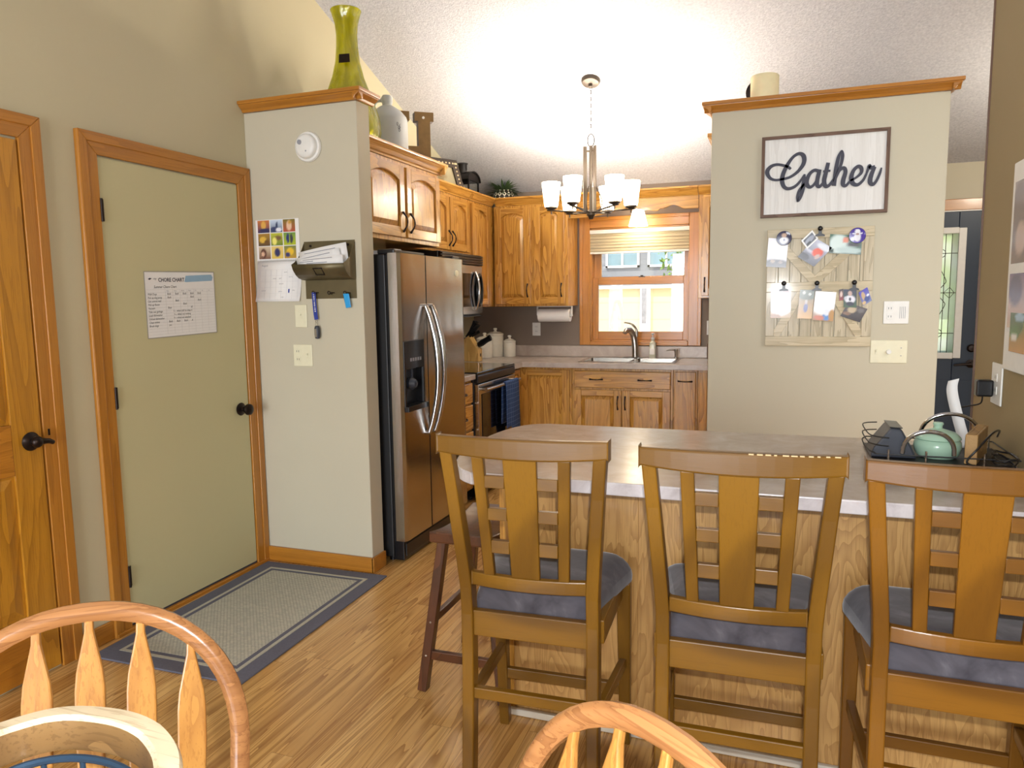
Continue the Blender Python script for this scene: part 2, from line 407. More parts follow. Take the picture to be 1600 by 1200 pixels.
def thing(name, label, cat, loc=(0,0,0), rz=0, group=None, kind=None):
    o = bpy.data.objects.new(name, None); col.objects.link(o); o.empty_display_size = .05
    o.location = loc; o.rotation_euler = (0, 0, rz)
    WM[o.name] = Matrix.Translation(Vector(loc)) @ Matrix.Rotation(rz, 4, 'Z')
    return tag(o, label, cat, group, kind)
def kids(o): return [c for c in bpy.data.objects if c.parent == o]
def copy_tree(o, loc, rz, label):
    def rec(q, par):
        c = q.copy(); col.objects.link(c); c.parent = par
        for ch in list(kids(q)): rec(ch, c)
        return c
    r = rec(o, None); r.location = loc; r.rotation_euler = (0, 0, rz); r['label'] = label
    WM[r.name] = Matrix.Translation(Vector(loc)) @ Matrix.Rotation(rz, 4, 'Z'); return r
def spline(pts, k=6, closed=False):
    out = []; n = len(pts); P = [Vector(p) for p in pts]
    rng = range(n if closed else n-1)
    for i in rng:
        p0 = P[(i-1) % n] if (closed or i > 0) else P[i]*2-P[i+1]; p1 = P[i]; p2 = P[(i+1) % n]
        p3 = P[(i+2) % n] if (closed or i+2 < n) else p2*2-p1
        for j in range(k):
            t = j/k; out.append(tuple(.5*((2*p1)+(p2-p0)*t+(2*p0-5*p1+4*p2-p3)*t*t+(3*p1-p0-3*p2+p3)*t**3)))
    if not closed: out.append(tuple(P[-1]))
    return out
# plane maps: (a, b, h) with h the distance out of the plane toward the room
def on_y(y, x0=0, z0=0): return lambda a, b, h: (x0+a, y-h, z0+b)           # faces -y
def on_x(x, y0=0, z0=0): return lambda a, b, h: (x+h, y0+a, z0+b)           # faces +x (a runs to +y)
def on_z(z, x0=0, y0=0): return lambda a, b, h: (x0+a, y0+b, z+h)
def rotmap(mp, ang, ca=0, cb=0):
    c, s_ = math.cos(ang), math.sin(ang)
    return lambda a, b, h: mp(ca+(a)*c-(b)*s_, cb+(a)*s_+(b)*c, h)
def struct(name, mb, mat, label, cat, parent=None, bevel=0, smooth=False):
    o = mb.build(name, mat, parent, bevel, smooth)
    if parent is None: tag(o, label, cat, None, 'structure')
    return o

def picture(parent, name, w, h, mp, bg, blobs, res=22, mat='photo', border=0, hh=.0006, rect=()):
    """a printed picture: a small grid whose vertex colours are painted from gradients and soft shapes"""
    mb = MB(); vs = []; cs = []; fs = []
    nx = res; ny = max(4, int(res*h/w)) if h < w*2.5 else res
    for j in range(ny+1):
        for i in range(nx+1):
            u, v = i/nx, j/ny; vs.append(mp(u*w, v*h, hh))
            c = [a*(1-v)+b*v for a, b in zip(lin(*bg[1]), lin(*bg[0]))]
            for (cx, cy, rx, ry, rgb) in blobs:
                d = math.hypot((u-cx)/rx, (v-cy)/ry); k = max(0, min(1, (1.15-d)/.3)); L = lin(*rgb)
                c = [a*(1-k)+b*k for a, b in zip(c, L)]
            for (a0, a1, b0, b1, rgb) in rect:
                if a0 <= u <= a1 and b0 <= v <= b1: c = list(lin(*rgb))
            if border and (u*w < border or u*w > w-border or v*h < border or v*h > h-border): c = list(lin(240, 238, 234))
            cs.append(tuple(c[:3])+(1,))
    for j in range(ny):
        for i in range(nx): a = j*(nx+1)+i; fs.append((a, a+1, a+nx+2, a+nx+1))
    n = len(vs)
    vs += [mp(0, 0, 0), mp(w, 0, 0), mp(w, h, 0), mp(0, h, 0)]; cs += [lin(230, 228, 224)]*4
    c0, c1, c2, c3 = 0, nx, (ny+1)*(nx+1)-1, ny*(nx+1)
    fs += [(n+3, n+2, n+1, n)]
    mb.add(vs, fs); mb.c = cs
    return mb.build(name, mat, parent, smooth=False)
# ------------------------------------------------------------------ camera (matched to the photograph)
F_PX, CAM_Z, YAW, PITCH, ROLL = 1147.16, 1.4235, .3474, .1143, -.0138
cd = bpy.data.cameras.new('camera'); cam = bpy.data.objects.new('camera', cd); col.objects.link(cam)
cd.sensor_fit = 'HORIZONTAL'; cd.sensor_width = 36; cd.lens = F_PX/1600*36; cd.clip_start = .02
fw = Vector((-math.sin(YAW)*math.cos(PITCH), math.cos(YAW)*math.cos(PITCH), -math.sin(PITCH)))
rt = Vector((math.cos(YAW), math.sin(YAW), 0)); up = rt.cross(fw)
r2 = rt*math.cos(ROLL)+up*math.sin(ROLL); u2 = -rt*math.sin(ROLL)+up*math.cos(ROLL)
cam.matrix_world = Matrix(((r2.x, u2.x, -fw.x, 0), (r2.y, u2.y, -fw.y, 0), (r2.z, u2.z, -fw.z, CAM_Z), (0, 0, 0, 1)))
bpy.context.scene.camera = cam

# ------------------------------------------------------------------ the setting
XL, YB, XR, YP, YQ = -2.655, 6.32, .68, 3.267, 4.235
zc = lambda y: 2.37+.36*(YB-y)
struct('floor', MB().box(-2.9, 2.6, -4.2, 6.5, -.06, 0), 'floor', 'honey oak strip floor', 'floor')
struct('ceiling', MB().prism([(6.55, zc(6.55)), (-.4, zc(-.4)), (-4.2, 3.5), (-4.2, 3.6), (-.4, zc(-.4)+.1), (6.55, zc(6.55)+.1)], -2.9, 2.6, lambda a, b, h: (h, a, b)), 'ceiling', 'white stippled vaulted ceiling', 'ceiling')
lw = [(-4.2, 0), (6.5, 0), (6.5, zc(6.5)+.05), (-.4, zc(-.4)+.05), (-4.2, 3.55)]
struct('wall_left', MB().prism(lw, XL-.12, XL, lambda a, b, h: (h, a, b)), 'wall_l', 'greige left wall with two doors', 'wall')
rw = [(-4.2, 0), (3.075, 0), (3.075, zc(3.075)+.04), (-.4, zc(-.4)+.04), (-4.2, 3.54)]
struct('wall_right', MB().prism(rw, XR, XR+.12, lambda a, b, h: (h, a, b)), 'wall_r', 'tan wall at the right edge above the peninsula', 'wall')
struct('trim_corner', MB().box(XR-.005, XR+.125, 3.0755, 3.084, 0, zc(3.09)-.01), plain('dark brown end trim', (104, 76, 60), .5), 'dark trim strip down the end of the tan right wall', 'trim')
WX0, WX1, WZ0, WZ1 = -1.553, -.70, 1.045, 2.03
bw = MB().box(XL, WX0, YB, YB+.16, 0, 2.5).box(WX1, .93, YB, YB+.16, 0, 2.5).box(1.235, 2.6, YB, YB+.16, 0, 2.5).box(.93, 1.235, YB, YB+.16, 0, .985).box(.93, 1.235, YB, YB+.16, 1.862, 2.5).box(WX0, WX1, YB, YB+.16, 0, WZ0).box(WX0, WX1, YB, YB+.16, WZ1, 2.5)
# left and right of the hall: the paint changes at the right partition line
o = bw.build('wall_back', 'wall_k', None); tag(o, 'taupe back wall behind the sink', 'wall', None, 'structure')
struct('wall_hall', MB().box(.745, .93, YB-.012, YB-.002, 0, 2.40).box(1.235, 2.35, YB-.012, YB-.002, 0, 2.40).box(.93, 1.235, YB-.012, YB-.002, 0, .985).box(.93, 1.235, YB-.012, YB-.002, 1.862, 2.40), 'wall', 'pale hall wall above the navy front door', 'wall')
struct('wall_hall_right', MB().prism([(3.0, 0), (6.5, 0), (6.5, zc(6.5)+.04), (3.0, zc(3)+.04)], 2.36, 2.46, lambda a, b, h: (h, a, b)), 'wall', 'pale right wall of the entry hall', 'wall')
struct('wall_rear', MB().box(-2.9, -2.3, -4.2, -4.1, 0, 3.6).box(.3, .82, -4.2, -4.1, 0, 3.6).box(-2.3, .3, -4.2, -4.1, 2.3, 3.6), 'wall', 'rear wall with a wide patio opening', 'wall')
ZP = 2.409
struct('wall_left_partition', MB().box(XL, -1.978, YP, 3.386, 0, ZP), 'wall', 'greige partition beside the refrigerator', 'wall', bevel=.004)
struct('wall_right_partition', MB().box(-.363, .768, YQ, 4.35, 0, ZP), 'wall', 'greige partition with the framed sign', 'wall', bevel=.004)
struct('wall_kitchen_right', MB().box(.64, .742, 4.352, YB-.013, 0, ZP-.02), 'wall_k', 'taupe side wall behind the right partition', 'wall')
def cap(name, x0, x1, y0, y1, lab, lret, rret):
    e = .05; mb = MB()
    mb.box(x0-(e if lret else -.001), x1+(e if rret else 0), y0-e, y1+.035, ZP+.034, ZP+.052)
    prof = [(0, 0), (.012, 0), (.018, .012), (.04, .028), (.044, .034), (0, .034)]
    mb.prism([(y0-a, ZP+b) for a, b in prof], x0-(.04 if lret else -.001), x1+(.04 if rret else 0), lambda a, b, h: (h, a, b))
    if rret: mb.prism([(x1+a, ZP+b) for a, b in prof], y0-.04, y1+.03, lambda a, b, h: (a, h, b))
    if lret: mb.prism([(x0-a, ZP+b) for a, b in prof], y0-.04, y1+.03, lambda a, b, h: (a, h, b))
    struct(name, mb, 'trim_x', lab, 'trim', bevel=.003)
cap('trim_1', XL, -1.978, YP, 3.386, 'oak cap moulding on the left partition', False, True)
cap('trim_2', -.363, .768, YQ, 4.35, 'oak cap moulding on the right partition', True, True)
def base(name, mb, lab, m): struct(name, mb, m, lab, 'baseboard', bevel=.004)
base('baseboard_left_partition', MB().box(XL+.015, -1.966, YP-.014, YP-.001, 0, .083).box(-1.979, -1.964, YP-.014, 3.386, 0, .083), 'oak baseboard round the left partition', 'trim_x')
base('baseboard_left', MB().box(XL+.001, XL+.014, 2.1, 2.246, 0, .083), 'short oak baseboard between the two left doors', 'trim_y')
base('baseboard_hall', MB().box(.76, 1.0, YB-.027, YB-.013, 0, .083), 'oak baseboard in the entry hall', 'trim_x')

# doors -------------------------------------------------------------
def casing(parent, y0, y1, zt, m=('trim_z', 'trim_y'), w=.088, t=.02, x=XL):
    """mitred casing round an opening y0..y1 on the left wall"""
    for k, (a, b) in enumerate(((y0, -1), (y1, 1))):
        mb = MB()
        mb.prism([(a, 0), (a, zt), (a+b*w, zt+w), (a+b*w, 0)] if b > 0 else [(a, 0), (a-w, 0), (a-w, zt+w), (a, zt)], .001, t, on_x(x))
        mb.prism([(a+b*w*.55, 0), (a+b*w*.55, zt+w*.55), (a+b*w, zt+w), (a+b*w, 0)][::(1 if b > 0 else -1)], t-.001, t+.006, on_x(x))
        mb.build('casing', m[0], parent, .003)
    mb = MB().prism([(y0, zt), (y1, zt), (y1+w, zt+w), (y0-w, zt+w)], .001, t, on_x(x))
    mb.prism([(y0-w*.55, zt+w*.55), (y1+w*.55, zt+w*.55), (y1+w, zt+w), (y0-w, zt+w)], t-.001, t+.006, on_x(x))
    mb.build('casing', m[1], parent, .003)
d1 = thing('door_1', 'dark honey oak panelled closet door with a black lever at the left edge', 'door', (XL, 1.6, 0), 0, None, 'structure')
casing(d1, 1.17, 2.0, 2.04)
cd_ = MB(); y0, y1 = 1.18, 1.993
for a, b in ((y0, y0+.115), (y1-.115, y1)): cd_.box(XL+.002, XL+.016, a, b, .012, 2.03)
rails = [(.012, .25), (.80, .99), (1.90, 2.03)]
for a, b in rails: cd_.box(XL+.002, XL+.016, y0+.116, y1-.116, a, b, 1)
for (a, b) in ((.25, .80), (.99, 1.90)):
    cd_.box(XL+.002, XL+.006, y0+.115, y1-.115, a, b)
    f = .035
    cd_.add([(XL+.006, y0+.125, a+.01), (XL+.006, y1-.125, a+.01), (XL+.006, y1-.125, b-.01), (XL+.006, y0+.125, b-.01),
             (XL+.014, y0+.125+f, a+.01+f), (XL+.014, y1-.125-f, a+.01+f), (XL+.014, y1-.125-f, b-.01-f), (XL+.014, y0+.125+f, b-.01-f)],
            [(0, 1, 5, 4), (1, 2, 6, 5), (2, 3, 7, 6), (3, 0, 4, 7), (4, 5, 6, 7)])
panel = cd_.build('door_panel', ['closet', 'closet_y'], d1, .003)
kb = MB().lathe([(0, 0), (.033, 0), (.036, .006), (.03, .012), (.014, .018), (.014, .045), (0, .046)], (XL+.016, 1.945, .918), 24, axis='x')
kb.tube([(XL+.055, 1.945, .918), (XL+.058, 1.965, .918), (XL+.056, 1.99, .914), (XL+.05, 2.01, .905)], [.013, .012, .01, .009], 10)
kb.sphere((XL+.055, 1.945, .918), .022, 10, (.8, 1, 1))
kb.build('door_handle', 'bronze', d1)
MB().box(XL+.026, XL+.03, 2.012, 2.018, .93, .955).build('strike_plate', 'bronze', d1)
d2 = thing('door_2', 'flat sage green door with oak casing and dark knob on the left wall', 'door', (XL, 2.75, 0), 0, None, 'structure')
casing(d2, 2.334, 3.172, 2.036, w=.089)
MB().box(XL+.001, XL+.012, 2.338, 3.168, .022, 2.030).build('door_panel', 'sage', d2, .002)
MB().box(XL+.001, XL+.03, 2.25, 3.262, 0, .018).build('threshold', 'trim_y', d2, .004)
MB().box(XL+.001, XL+.013, 2.339, 3.167, .019, .027).build('sweep', 'charcoal', d2)
MB().lathe([(0, 0), (.032, 0), (.034, .005), (.028, .01), (.012, .016), (.011, .03), (.022, .036), (.03, .05), (.028, .062), (.016, .07), (0, .072)], (XL+.012, 3.105, .872), 28, axis='x').build('door_handle', 'bronze', d2)
for z in (1.815, 1.03, .243):
    h = MB().box(XL+.012, XL+.0145, 2.336, 2.352, z-.045, z+.045); h.cyl((XL+.021, 2.336, z-.047), (XL+.021, 2.336, z+.047), .006, n=10); h.build('hinge', 'bronze', d2)
d3 = thing('door_3', 'navy blue front door with a tall leaded glass light at the end of the hall', 'door', (1.3, YB, 0), 0, None, 'structure')
DX0, DX1 = .56+.32, 1.80
dp = MB(); Y0 = YB-.014
GX0, GX1, GZ0, GZ1 = .93, 1.235, .985, 1.862
dp = MB().box(.86, GX0, Y0-.035, Y0-.001, .01, 2.02).box(GX1, 1.62, Y0-.035, Y0-.001, .01, 2.02).box(GX0, GX1, Y0-.035, Y0-.001, .01, GZ0).box(GX0, GX1, Y0-.035, Y0-.001, GZ1, 2.02)
dp.box(.95, 1.5, Y0-.041, Y0-.034, .16, .78)
dp.build('door_panel', 'navy', d3, .004)
MB().box(GX0-.04, GX0, Y0-.05, Y0-.03, GZ0-.04, GZ1+.04).box(GX1, GX1+.05, Y0-.05, Y0-.03, GZ0-.04, GZ1+.04).box(GX0, GX1, Y0-.05, Y0-.03, GZ0-.045, GZ0).box(GX0, GX1, Y0-.05, Y0-.03, GZ1, GZ1+.045).build('light_frame', 'trim_white', d3, .004)
gp = MB().box(GX0, GX1, Y0-.03, Y0-.026, GZ0, GZ1).build('pane', 'leaded', d3)
ld = MB(); cx, cz = 1.118, 1.43
def lead(pts, closed=False): ld.tube([(a, Y0-.033, b) for a, b in pts], .0028, 6, closed)
for x in (1.155, 1.195): lead([(x, GZ0), (x, GZ1)])
lead([(GX0, 1.72), (GX1, 1.72)]); lead([(GX0, 1.13), (GX1, 1.13)]); lead([(GX0, 1.43), (GX1, 1.43)])
for dz in (1, -1): lead(spline([(1.10, cz), (1.155, cz+dz*.06), (1.165, cz+dz*.1), (1.10, cz+dz*.2), (1.05, cz+dz*.1)], 6))
lead([(1.155, cz), (1.195, cz+.04), (1.225, cz), (1.195, cz-.04)], True)
for z in (1.72, 1.13): lead([(1.128+.03*math.cos(a/12*2*PI), z+.03*math.sin(a/12*2*PI)) for a in range(12)], True)
ld.build('lead_lines', 'pewter', gp)
hb = MB().lathe([(0, 0), (.03, 0), (.032, .006), (.014, .012), (.013, .045), (0, .046)], (1.355, Y0-.036, .905), 20, axis='y')
hb.tube([(1.355, Y0-.08, .905), (1.30, Y0-.082, .903), (1.24, Y0-.08, .895)], [.012, .01, .008], 8); hb.build('door_handle', 'bronze', d3)
MB().lathe([(0, 0), (.028, 0), (.03, .01), (.02, .02), (0, .022)], (1.355, Y0-.036, 1.02), 20, axis='y').build('deadbolt', 'bronze', d3)
MB().box(.76, 2.0, Y0-.03, Y0-.001, 2.03, 2.112).box(.77, .86, Y0-.03, Y0-.001, 0, 2.03).box(1.63, 1.72, Y0-.03, Y0-.001, 0, 2.03).build('casing', 'trim_x', d3, .004)
MB().box(.862, 1.628, Y0-.034, Y0-.001, 2.021, 2.03).build('weatherstrip', 'trim_white', d3)

# kitchen window ------------------------------------------------------
w1 = thing('window_1', 'oak double-hung window over the kitchen sink', 'window', ((WX0+WX1)/2, YB, WZ0), 0, None, 'structure')
CX0, CX1, CZ0, CZ1 = -1.640, -.600, 1.018, 2.118
for a, b, p in ((CX0, WX0+.006, 0), (WX1-.006, CX1, 0)):
    mb = MB().box(a, b, YB-.02, YB-.001, CZ0, CZ1)
    c = (a, a+.03) if a == CX0 else (b-.03, b)
    mb.box(c[0], c[1], YB-.028, YB-.019, CZ0, CZ1); mb.build('casing', 'trim_z', w1, .004)
for a, b in ((CZ0, WZ0+.006), (WZ1-.006, CZ1)):
    mb = MB().box(WX0+.006, WX1-.006, YB-.02, YB-.001, a, b); c = (a, a+.014) if a == CZ0 else (b-.03, b)
    mb.box(WX0+.006, WX1-.006, YB-.028, YB-.019, c[0], c[1]); mb.build('casing', 'trim_x', w1, .004)
MB().box(WX0, WX0+.018, YB, YB+.16, WZ0, WZ1).box(WX1-.018, WX1, YB, YB+.16, WZ0, WZ1).build('jamb', 'trim_z', w1, .002)
MB().box(WX0, WX1, YB, YB+.16, WZ0, WZ0+.018).box(WX0, WX1, YB, YB+.16, WZ1-.018, WZ1).build('sill', 'trim_x', w1, .002)
def sash(name, x0, x1, z0, z1, gx0, gx1, gz0, gz1, y):
    s = MB().box(x0, gx0, y, y+.035, z0, z1).box(gx1, x1, y, y+.035, z0, z1).box(gx0, gx1, y, y+.035, z0, gz0, 1).box(gx0, gx1, y, y+.035, gz1, z1, 1)
    so = s.build(name, ['trim_z', 'trim_x'], w1, .003)
    MB().box(gx0-.004, gx1+.004, y+.014, y+.018, gz0-.004, gz1+.004).build('pane', 'glass', so); return so
sash('upper_sash', WX0+.018, WX1-.018, 1.575, WZ1-.018, -1.47, -.755, 1.61, 1.965, YB+.085)
ls = sash('lower_sash', WX0+.018, WX1-.018, WZ0+.018, 1.60, -1.487, -.755, 1.135, 1.540, YB+.04)
MB().box(-1.135, -1.085, YB+.05, YB+.075, 1.601, 1.608).cyl((-1.11, YB+.06, 1.606), (-1.11, YB+.06, 1.618), .012, n=14).build('sash_lock', 'pewter', ls)
# ------------------------------------------------------------------ outside
gr = MB().box(-30, 30, YB+.3, 60, -.5, -.4); struct('ground', gr, 'ground', 'pale concrete driveway outside the window', 'ground')
YN = 24.0
nh = thing('neighbour_house', 'grey house with white windows and tan garage doors seen through the window', 'house', (-4, YN, -.4))
MB().box(-12, 1.5, YN, YN+.3, 1.83, 6.5).build('upper_wall', 'siding', nh)
MB().box(-12, 1.5, YN-.05, YN+.3, 1.73, 1.83).build('band', 'trim_white', nh)
MB().box(-12, -10, YN, YN+.3, -.4, 1.73).build('lower_wall', 'siding', nh)
for a, b in ((-10, -4.22), (-3.90, 1.5)): MB().box(a, b, YN+.1, YN+.2, -.4, 1.73).build('garage_door', 'garage', nh)
MB().box(-4.22, -3.90, YN-.02, YN+.1, -.4, 1.73).build('post', 'trim_white', nh)
MB().box(-4.16, -4.02, YN-.06, YN-.02, .6, 1.73).build('downspout', 'stone', nh)
for a, b in ((-5.35, -4.25), (-3.98, -2.8)):
    fr = MB().box(a, a+.07, YN-.06, YN, 2.41, 3.5).box(b-.07, b, YN-.06, YN, 2.41, 3.5).box(a, b, YN-.06, YN, 2.41, 2.48).box(a, b, YN-.06, YN, 3.43, 3.5).box((a+b)/2-.03, (a+b)/2+.03, YN-.06, YN, 2.48, 3.43).build('window', 'trim_white', nh)
    MB().box(a+.07, b-.07, YN-.02, YN-.005, 2.48, 3.43).build('pane', 'ext_glass', fr)
MB().prism([(YN-.5, 6.4), (YN+4, 8.5), (YN+4, 8.4), (YN-.5, 6.3)], -12.5, 1.9, lambda a, b, h: (h, a, b)).build('roof', 'charcoal', nh)
# young tree by the drive: leafy twigs enter the upper sash from the right
tr = thing('tree', 'yellow green tree whose leaves hang outside the kitchen window', 'tree', (-1.0, 10.5, -.4))
tb = MB().tube([(-1.0, 10.5, -.4), (-1.02, 10.5, 1.2), (-.98, 10.55, 2.6), (-1.0, 10.5, 3.6)], [.07, .06, .04, .02], 8)
for k in range(9):
    a = random.uniform(0, 6.28); z = 1.5+.22*k; tb.tube([(-1.0, 10.5, z), (-1.0+.2*math.cos(a), 10.5+.3*math.sin(a), z+.25), (-1.0+.4*math.cos(a), 10.5+.6*math.sin(a), z+.35)], [.02, .014, .006], 6)
tb.build('trunk', 'stone', tr)
lf = MB()
for k in range(1500):
    a = random.uniform(0, 6.28); rr = random.uniform(.05, .52)**.8; z = 1.60+random.random()*2.3; c = Vector((-1.0+rr*math.cos(a), 10.5+rr*math.sin(a), z))
    d = Vector((random.gauss(0, 1), random.gauss(0, 1), random.gauss(0, 1))).normalized(); e = d.orthogonal().normalized(); L = random.uniform(.03, .06)
    lf.add([c-d*L, c+e*L*.5, c+d*L, c-e*L*.5], [(0, 1, 2, 3)])
lf.build('foliage', 'leaf_bright', tr)
# ------------------------------------------------------------------ cabinets
def pull(parent, p, along, out, L=.105, mat='bronze'):
    """arched bronze pull centred at p; along = direction of the bow, out = away from the door"""
    p, a, o = Vector(p), Vector(along), Vector(out); mb = MB()
    pts = spline([p-a*L/2+o*.004, p-a*L*.4+o*.012, p-a*L*.2+o*.026, p+o*.030, p+a*L*.2+o*.026, p+a*L*.4+o*.012, p+a*L/2+o*.004], 4)
    n = len(pts); rs = [.0035+.0035*abs(math.cos(PI*i/(n-1)))**3 + (.0012 if abs(i/(n-1)-.5) < .06 else 0) for i in range(n)]
    mb.tube(pts, rs, 8)
    for s in (-1, 1): mb.sphere(p+a*(s*L/2)+o*.004, .0075, 6, (1, 1, 1))
    return mb.build('handle', mat, parent)
def door(parent, mp, w, h, arch=True, wood_v='oak_z', wood_h='oak_y', sw=.056, name='door', flat=False):
    """raised panel door; mp(a, b, out) with a across, b up from the lower corner"""
    mb = MB(); T = .02
    if flat:
        mb.prism([(0, 0), (w, 0), (w, h), (0, h)], 0, T, mp); return mb.build(name, [wood_v, wood_h], parent, .004)
    for a in (0, w-sw): mb.prism([(a, 0), (a+sw, 0), (a+sw, h), (a, h)], 0, T, mp)
    mb.prism([(sw, 0), (w-sw, 0), (w-sw, sw), (sw, sw)], 0, T-.0005, mp, 1)
    iw = w-2*sw; N = 12; rise = min(.04, iw*.17) if arch else 0
    tops = []
    for i in range(N+1):
        t = i/N; s = math.sin(PI*t)
        tops.append((sw+iw*t, h-sw*.8-rise+rise*(1-(2*t-1)**2)))
    mb.prism(tops+[(w-sw, h), (sw, h)], 0, T-.0005, mp, 1)
    # recessed field with a raised, sloped centre panel following the arch
    f = min(.03, iw*.16); g = .006
    out = [(sw, sw), (w-sw, sw)]+tops[::-1]; inn = [(sw+f, sw+f), (w-sw-f, sw+f)]+[(sw+f+(x-sw)*(iw-2*f)/iw, y-f) for x, y in tops[::-1]]
    n = len(out); vs = [mp(a, b, .003) for a, b in out]+[mp(a, b, .017) for a, b in inn]
    mb.add(vs, [tuple(range(n, 2*n))]+[(i, (i+1) % n, n+(i+1) % n, n+i) for i in range(n)])
    return mb.build(name, [wood_v, wood_h], parent, .0025)
def crown(parent, pts_fn, length0, length1, z, name='crown'):
    prof = [(0, 0), (.006, 0), (.010, .010), (.018, .016), (.03, .034), (.045, .05), (.052, .054), (.052, .068), (0, .068)]
    return MB().prism(prof, length0, length1, lambda a, b, h: pts_fn(a, b, h, z))
ZU0, ZU1 = 1.365, 2.215
# cabinet over the refrigerator
XF = -2.055
uf = thing('wall_cabinet', 'deep oak cabinet with two arched doors above the refrigerator', 'cabinet', (-2.35, 3.9, 1.765))
MB().box(XL+.002, XF, 3.39, 4.345, 1.765, ZU1).build('carcass', 'oak_z', uf, .003)
for y0, y1, hy in ((3.415, 3.855, 3.825), (3.885, 4.325, 3.915)):
    d = door(uf, on_x(XF, y0, 1.79), y1-y0, .40); pull(d, (XF+.02, hy, 1.875), (0, 0, 1), (1, 0, 0))
mb = crown(uf, lambda a, b, h, z: (XF+a, h, z+b), 3.39, 4.345+.05, ZU1)
mb.prism([(0, 0), (.006, 0), (.010, .010), (.018, .016), (.03, .034), (.045, .05), (.052, .054), (.052, .068), (0, .068)], XL+.002, XF+.05, lambda a, b, h: (h, 4.345+a, ZU1+b))
mb.build('crown', 'oak_y', uf, .002)
# left run over the microwave, down to the corner
XM = -2.335
um = thing('wall_cabinet', 'oak cabinet with two short arched doors above the microwave', 'cabinet', (-2.5, 4.95, 1.78))
MB().box(XL+.002, XM, 4.405, 5.475, 1.78, ZU1).build('carcass', 'oak_z', um, .003)
for y0, y1, hy in ((4.72, 5.085, 5.06), (5.10, 5.455, 5.125)):
    d = door(um, on_x(XM, y0, 1.80), y1-y0, .39); pull(d, (XM+.02, hy, 1.885), (0, 0, 1), (1, 0, 0))
door(um, on_x(XM, 4.41, 1.80), .30, .39)
crown(um, lambda a, b, h, z: (XM+a, h, z+b), 4.402, 5.475, ZU1).build('crown', 'oak_y', um, .002)
un = thing('wall_cabinet', 'narrow full height oak wall cabinet in the corner right of the microwave', 'cabinet', (-2.5, 5.72, ZU0))
MB().box(XL+.002, XM, 5.478, 6.312, ZU0, ZU1).build('carcass', 'oak_z', un, .003)
d = door(un, on_x(XM, 5.52, ZU0+.02), .36, .81, sw=.05)
crown(un, lambda a, b, h, z: (XM+a, h, z+b), 5.478, 5.99, ZU1).build('crown', 'oak_y', un, .002)
YU = 6.0
ub = thing('wall_cabinet', 'oak cabinet with two tall arched doors left of the kitchen window', 'cabinet', (-2.0, 6.16, ZU0))
MB().box(-2.32, -1.66, YU, YB-.002, ZU0, ZU1).build('carcass', 'oak_z', ub, .003)
d = door(ub, on_y(YU, -2.305, ZU0+.02), .315, .81, wood_h='oak_x'); pull(d, (-2.012, YU-.02, 1.50), (0, 0, 1), (0, -1, 0))
d = door(ub, on_y(YU, -1.955, ZU0+.02), .265, .81, wood_h='oak_x'); pull(d, (-1.712, YU-.02, 1.50), (0, 0, 1), (0, -1, 0))
crown(ub, lambda a, b, h, z: (h, YU-a, z+b), -2.30, -1.61, ZU1).build('crown', 'oak_x', ub, .002)
ur = thing('wall_cabinet', 'oak wall cabinet right of the window, mostly hidden by the right partition', 'cabinet', (-.2, 6.16, ZU0+.05))
MB().box(-.60, .2, YU, YB-.002, ZU0+.05, ZU1).build('carcass', 'oak_z', ur, .003)
d = door(ur, on_y(YU, -.575, ZU0+.07), .36, .76, wood_h='oak_x'); pull(d, (-.548, YU-.02, 1.52), (0, 0, 1), (0, -1, 0))
crown(ur, lambda a, b, h, z: (h, YU-a, z+b), -.605, .2, ZU1).build('crown', 'oak_x', ur, .002)
uz = thing('wall_cabinet', 'oak cabinet behind the right partition showing only its crown end', 'cabinet', (0, 4.7, 2.0))
MB().box(-.352, .2, 4.355, 5.0, 1.6, 2.275).build('carcass', 'oak_z', uz, .003)
MB().prism([(0, 0), (.006, 0), (.018, .02), (.040, .04), (.048, .045), (.048, .065), (0, .065)], 4.40, 5.02, lambda a, b, h: (-.352-a, h, 2.275+b)).build('crown', 'oak_y', uz, .002)
# scalloped valance between the wall cabinets
va = []
for x, z in spline([(-1.655, 2.085), (-1.50, 2.085), (-1.36, 2.105), (-1.22, 2.135), (-1.12, 2.14), (-1.00, 2.118), (-.93, 2.11), (-.90, 2.125), (-.87, 2.128), (-.80, 2.15), (-.745, 2.13), (-.71, 2.115), (-.605, 2.115)], 5): va.append((x, z))
vb = MB().prism(va+[(-.605, ZU1), (-1.655, ZU1)], 0, .02, on_y(YU+.02))
prof = [(0, 0), (.006, 0), (.010, .010), (.018, .016), (.03, .034), (.045, .05), (.052, .054), (.052, .068), (0, .068)]
vo = vb.build('valance', 'oak_x', None, .003); tag(vo, 'scalloped oak valance board above the kitchen window', 'valance')
MB().prism(prof, -1.607, -.608, lambda a, b, h: (h, YU-a, ZU1+b)).build('crown', 'oak_x', vo, .002)

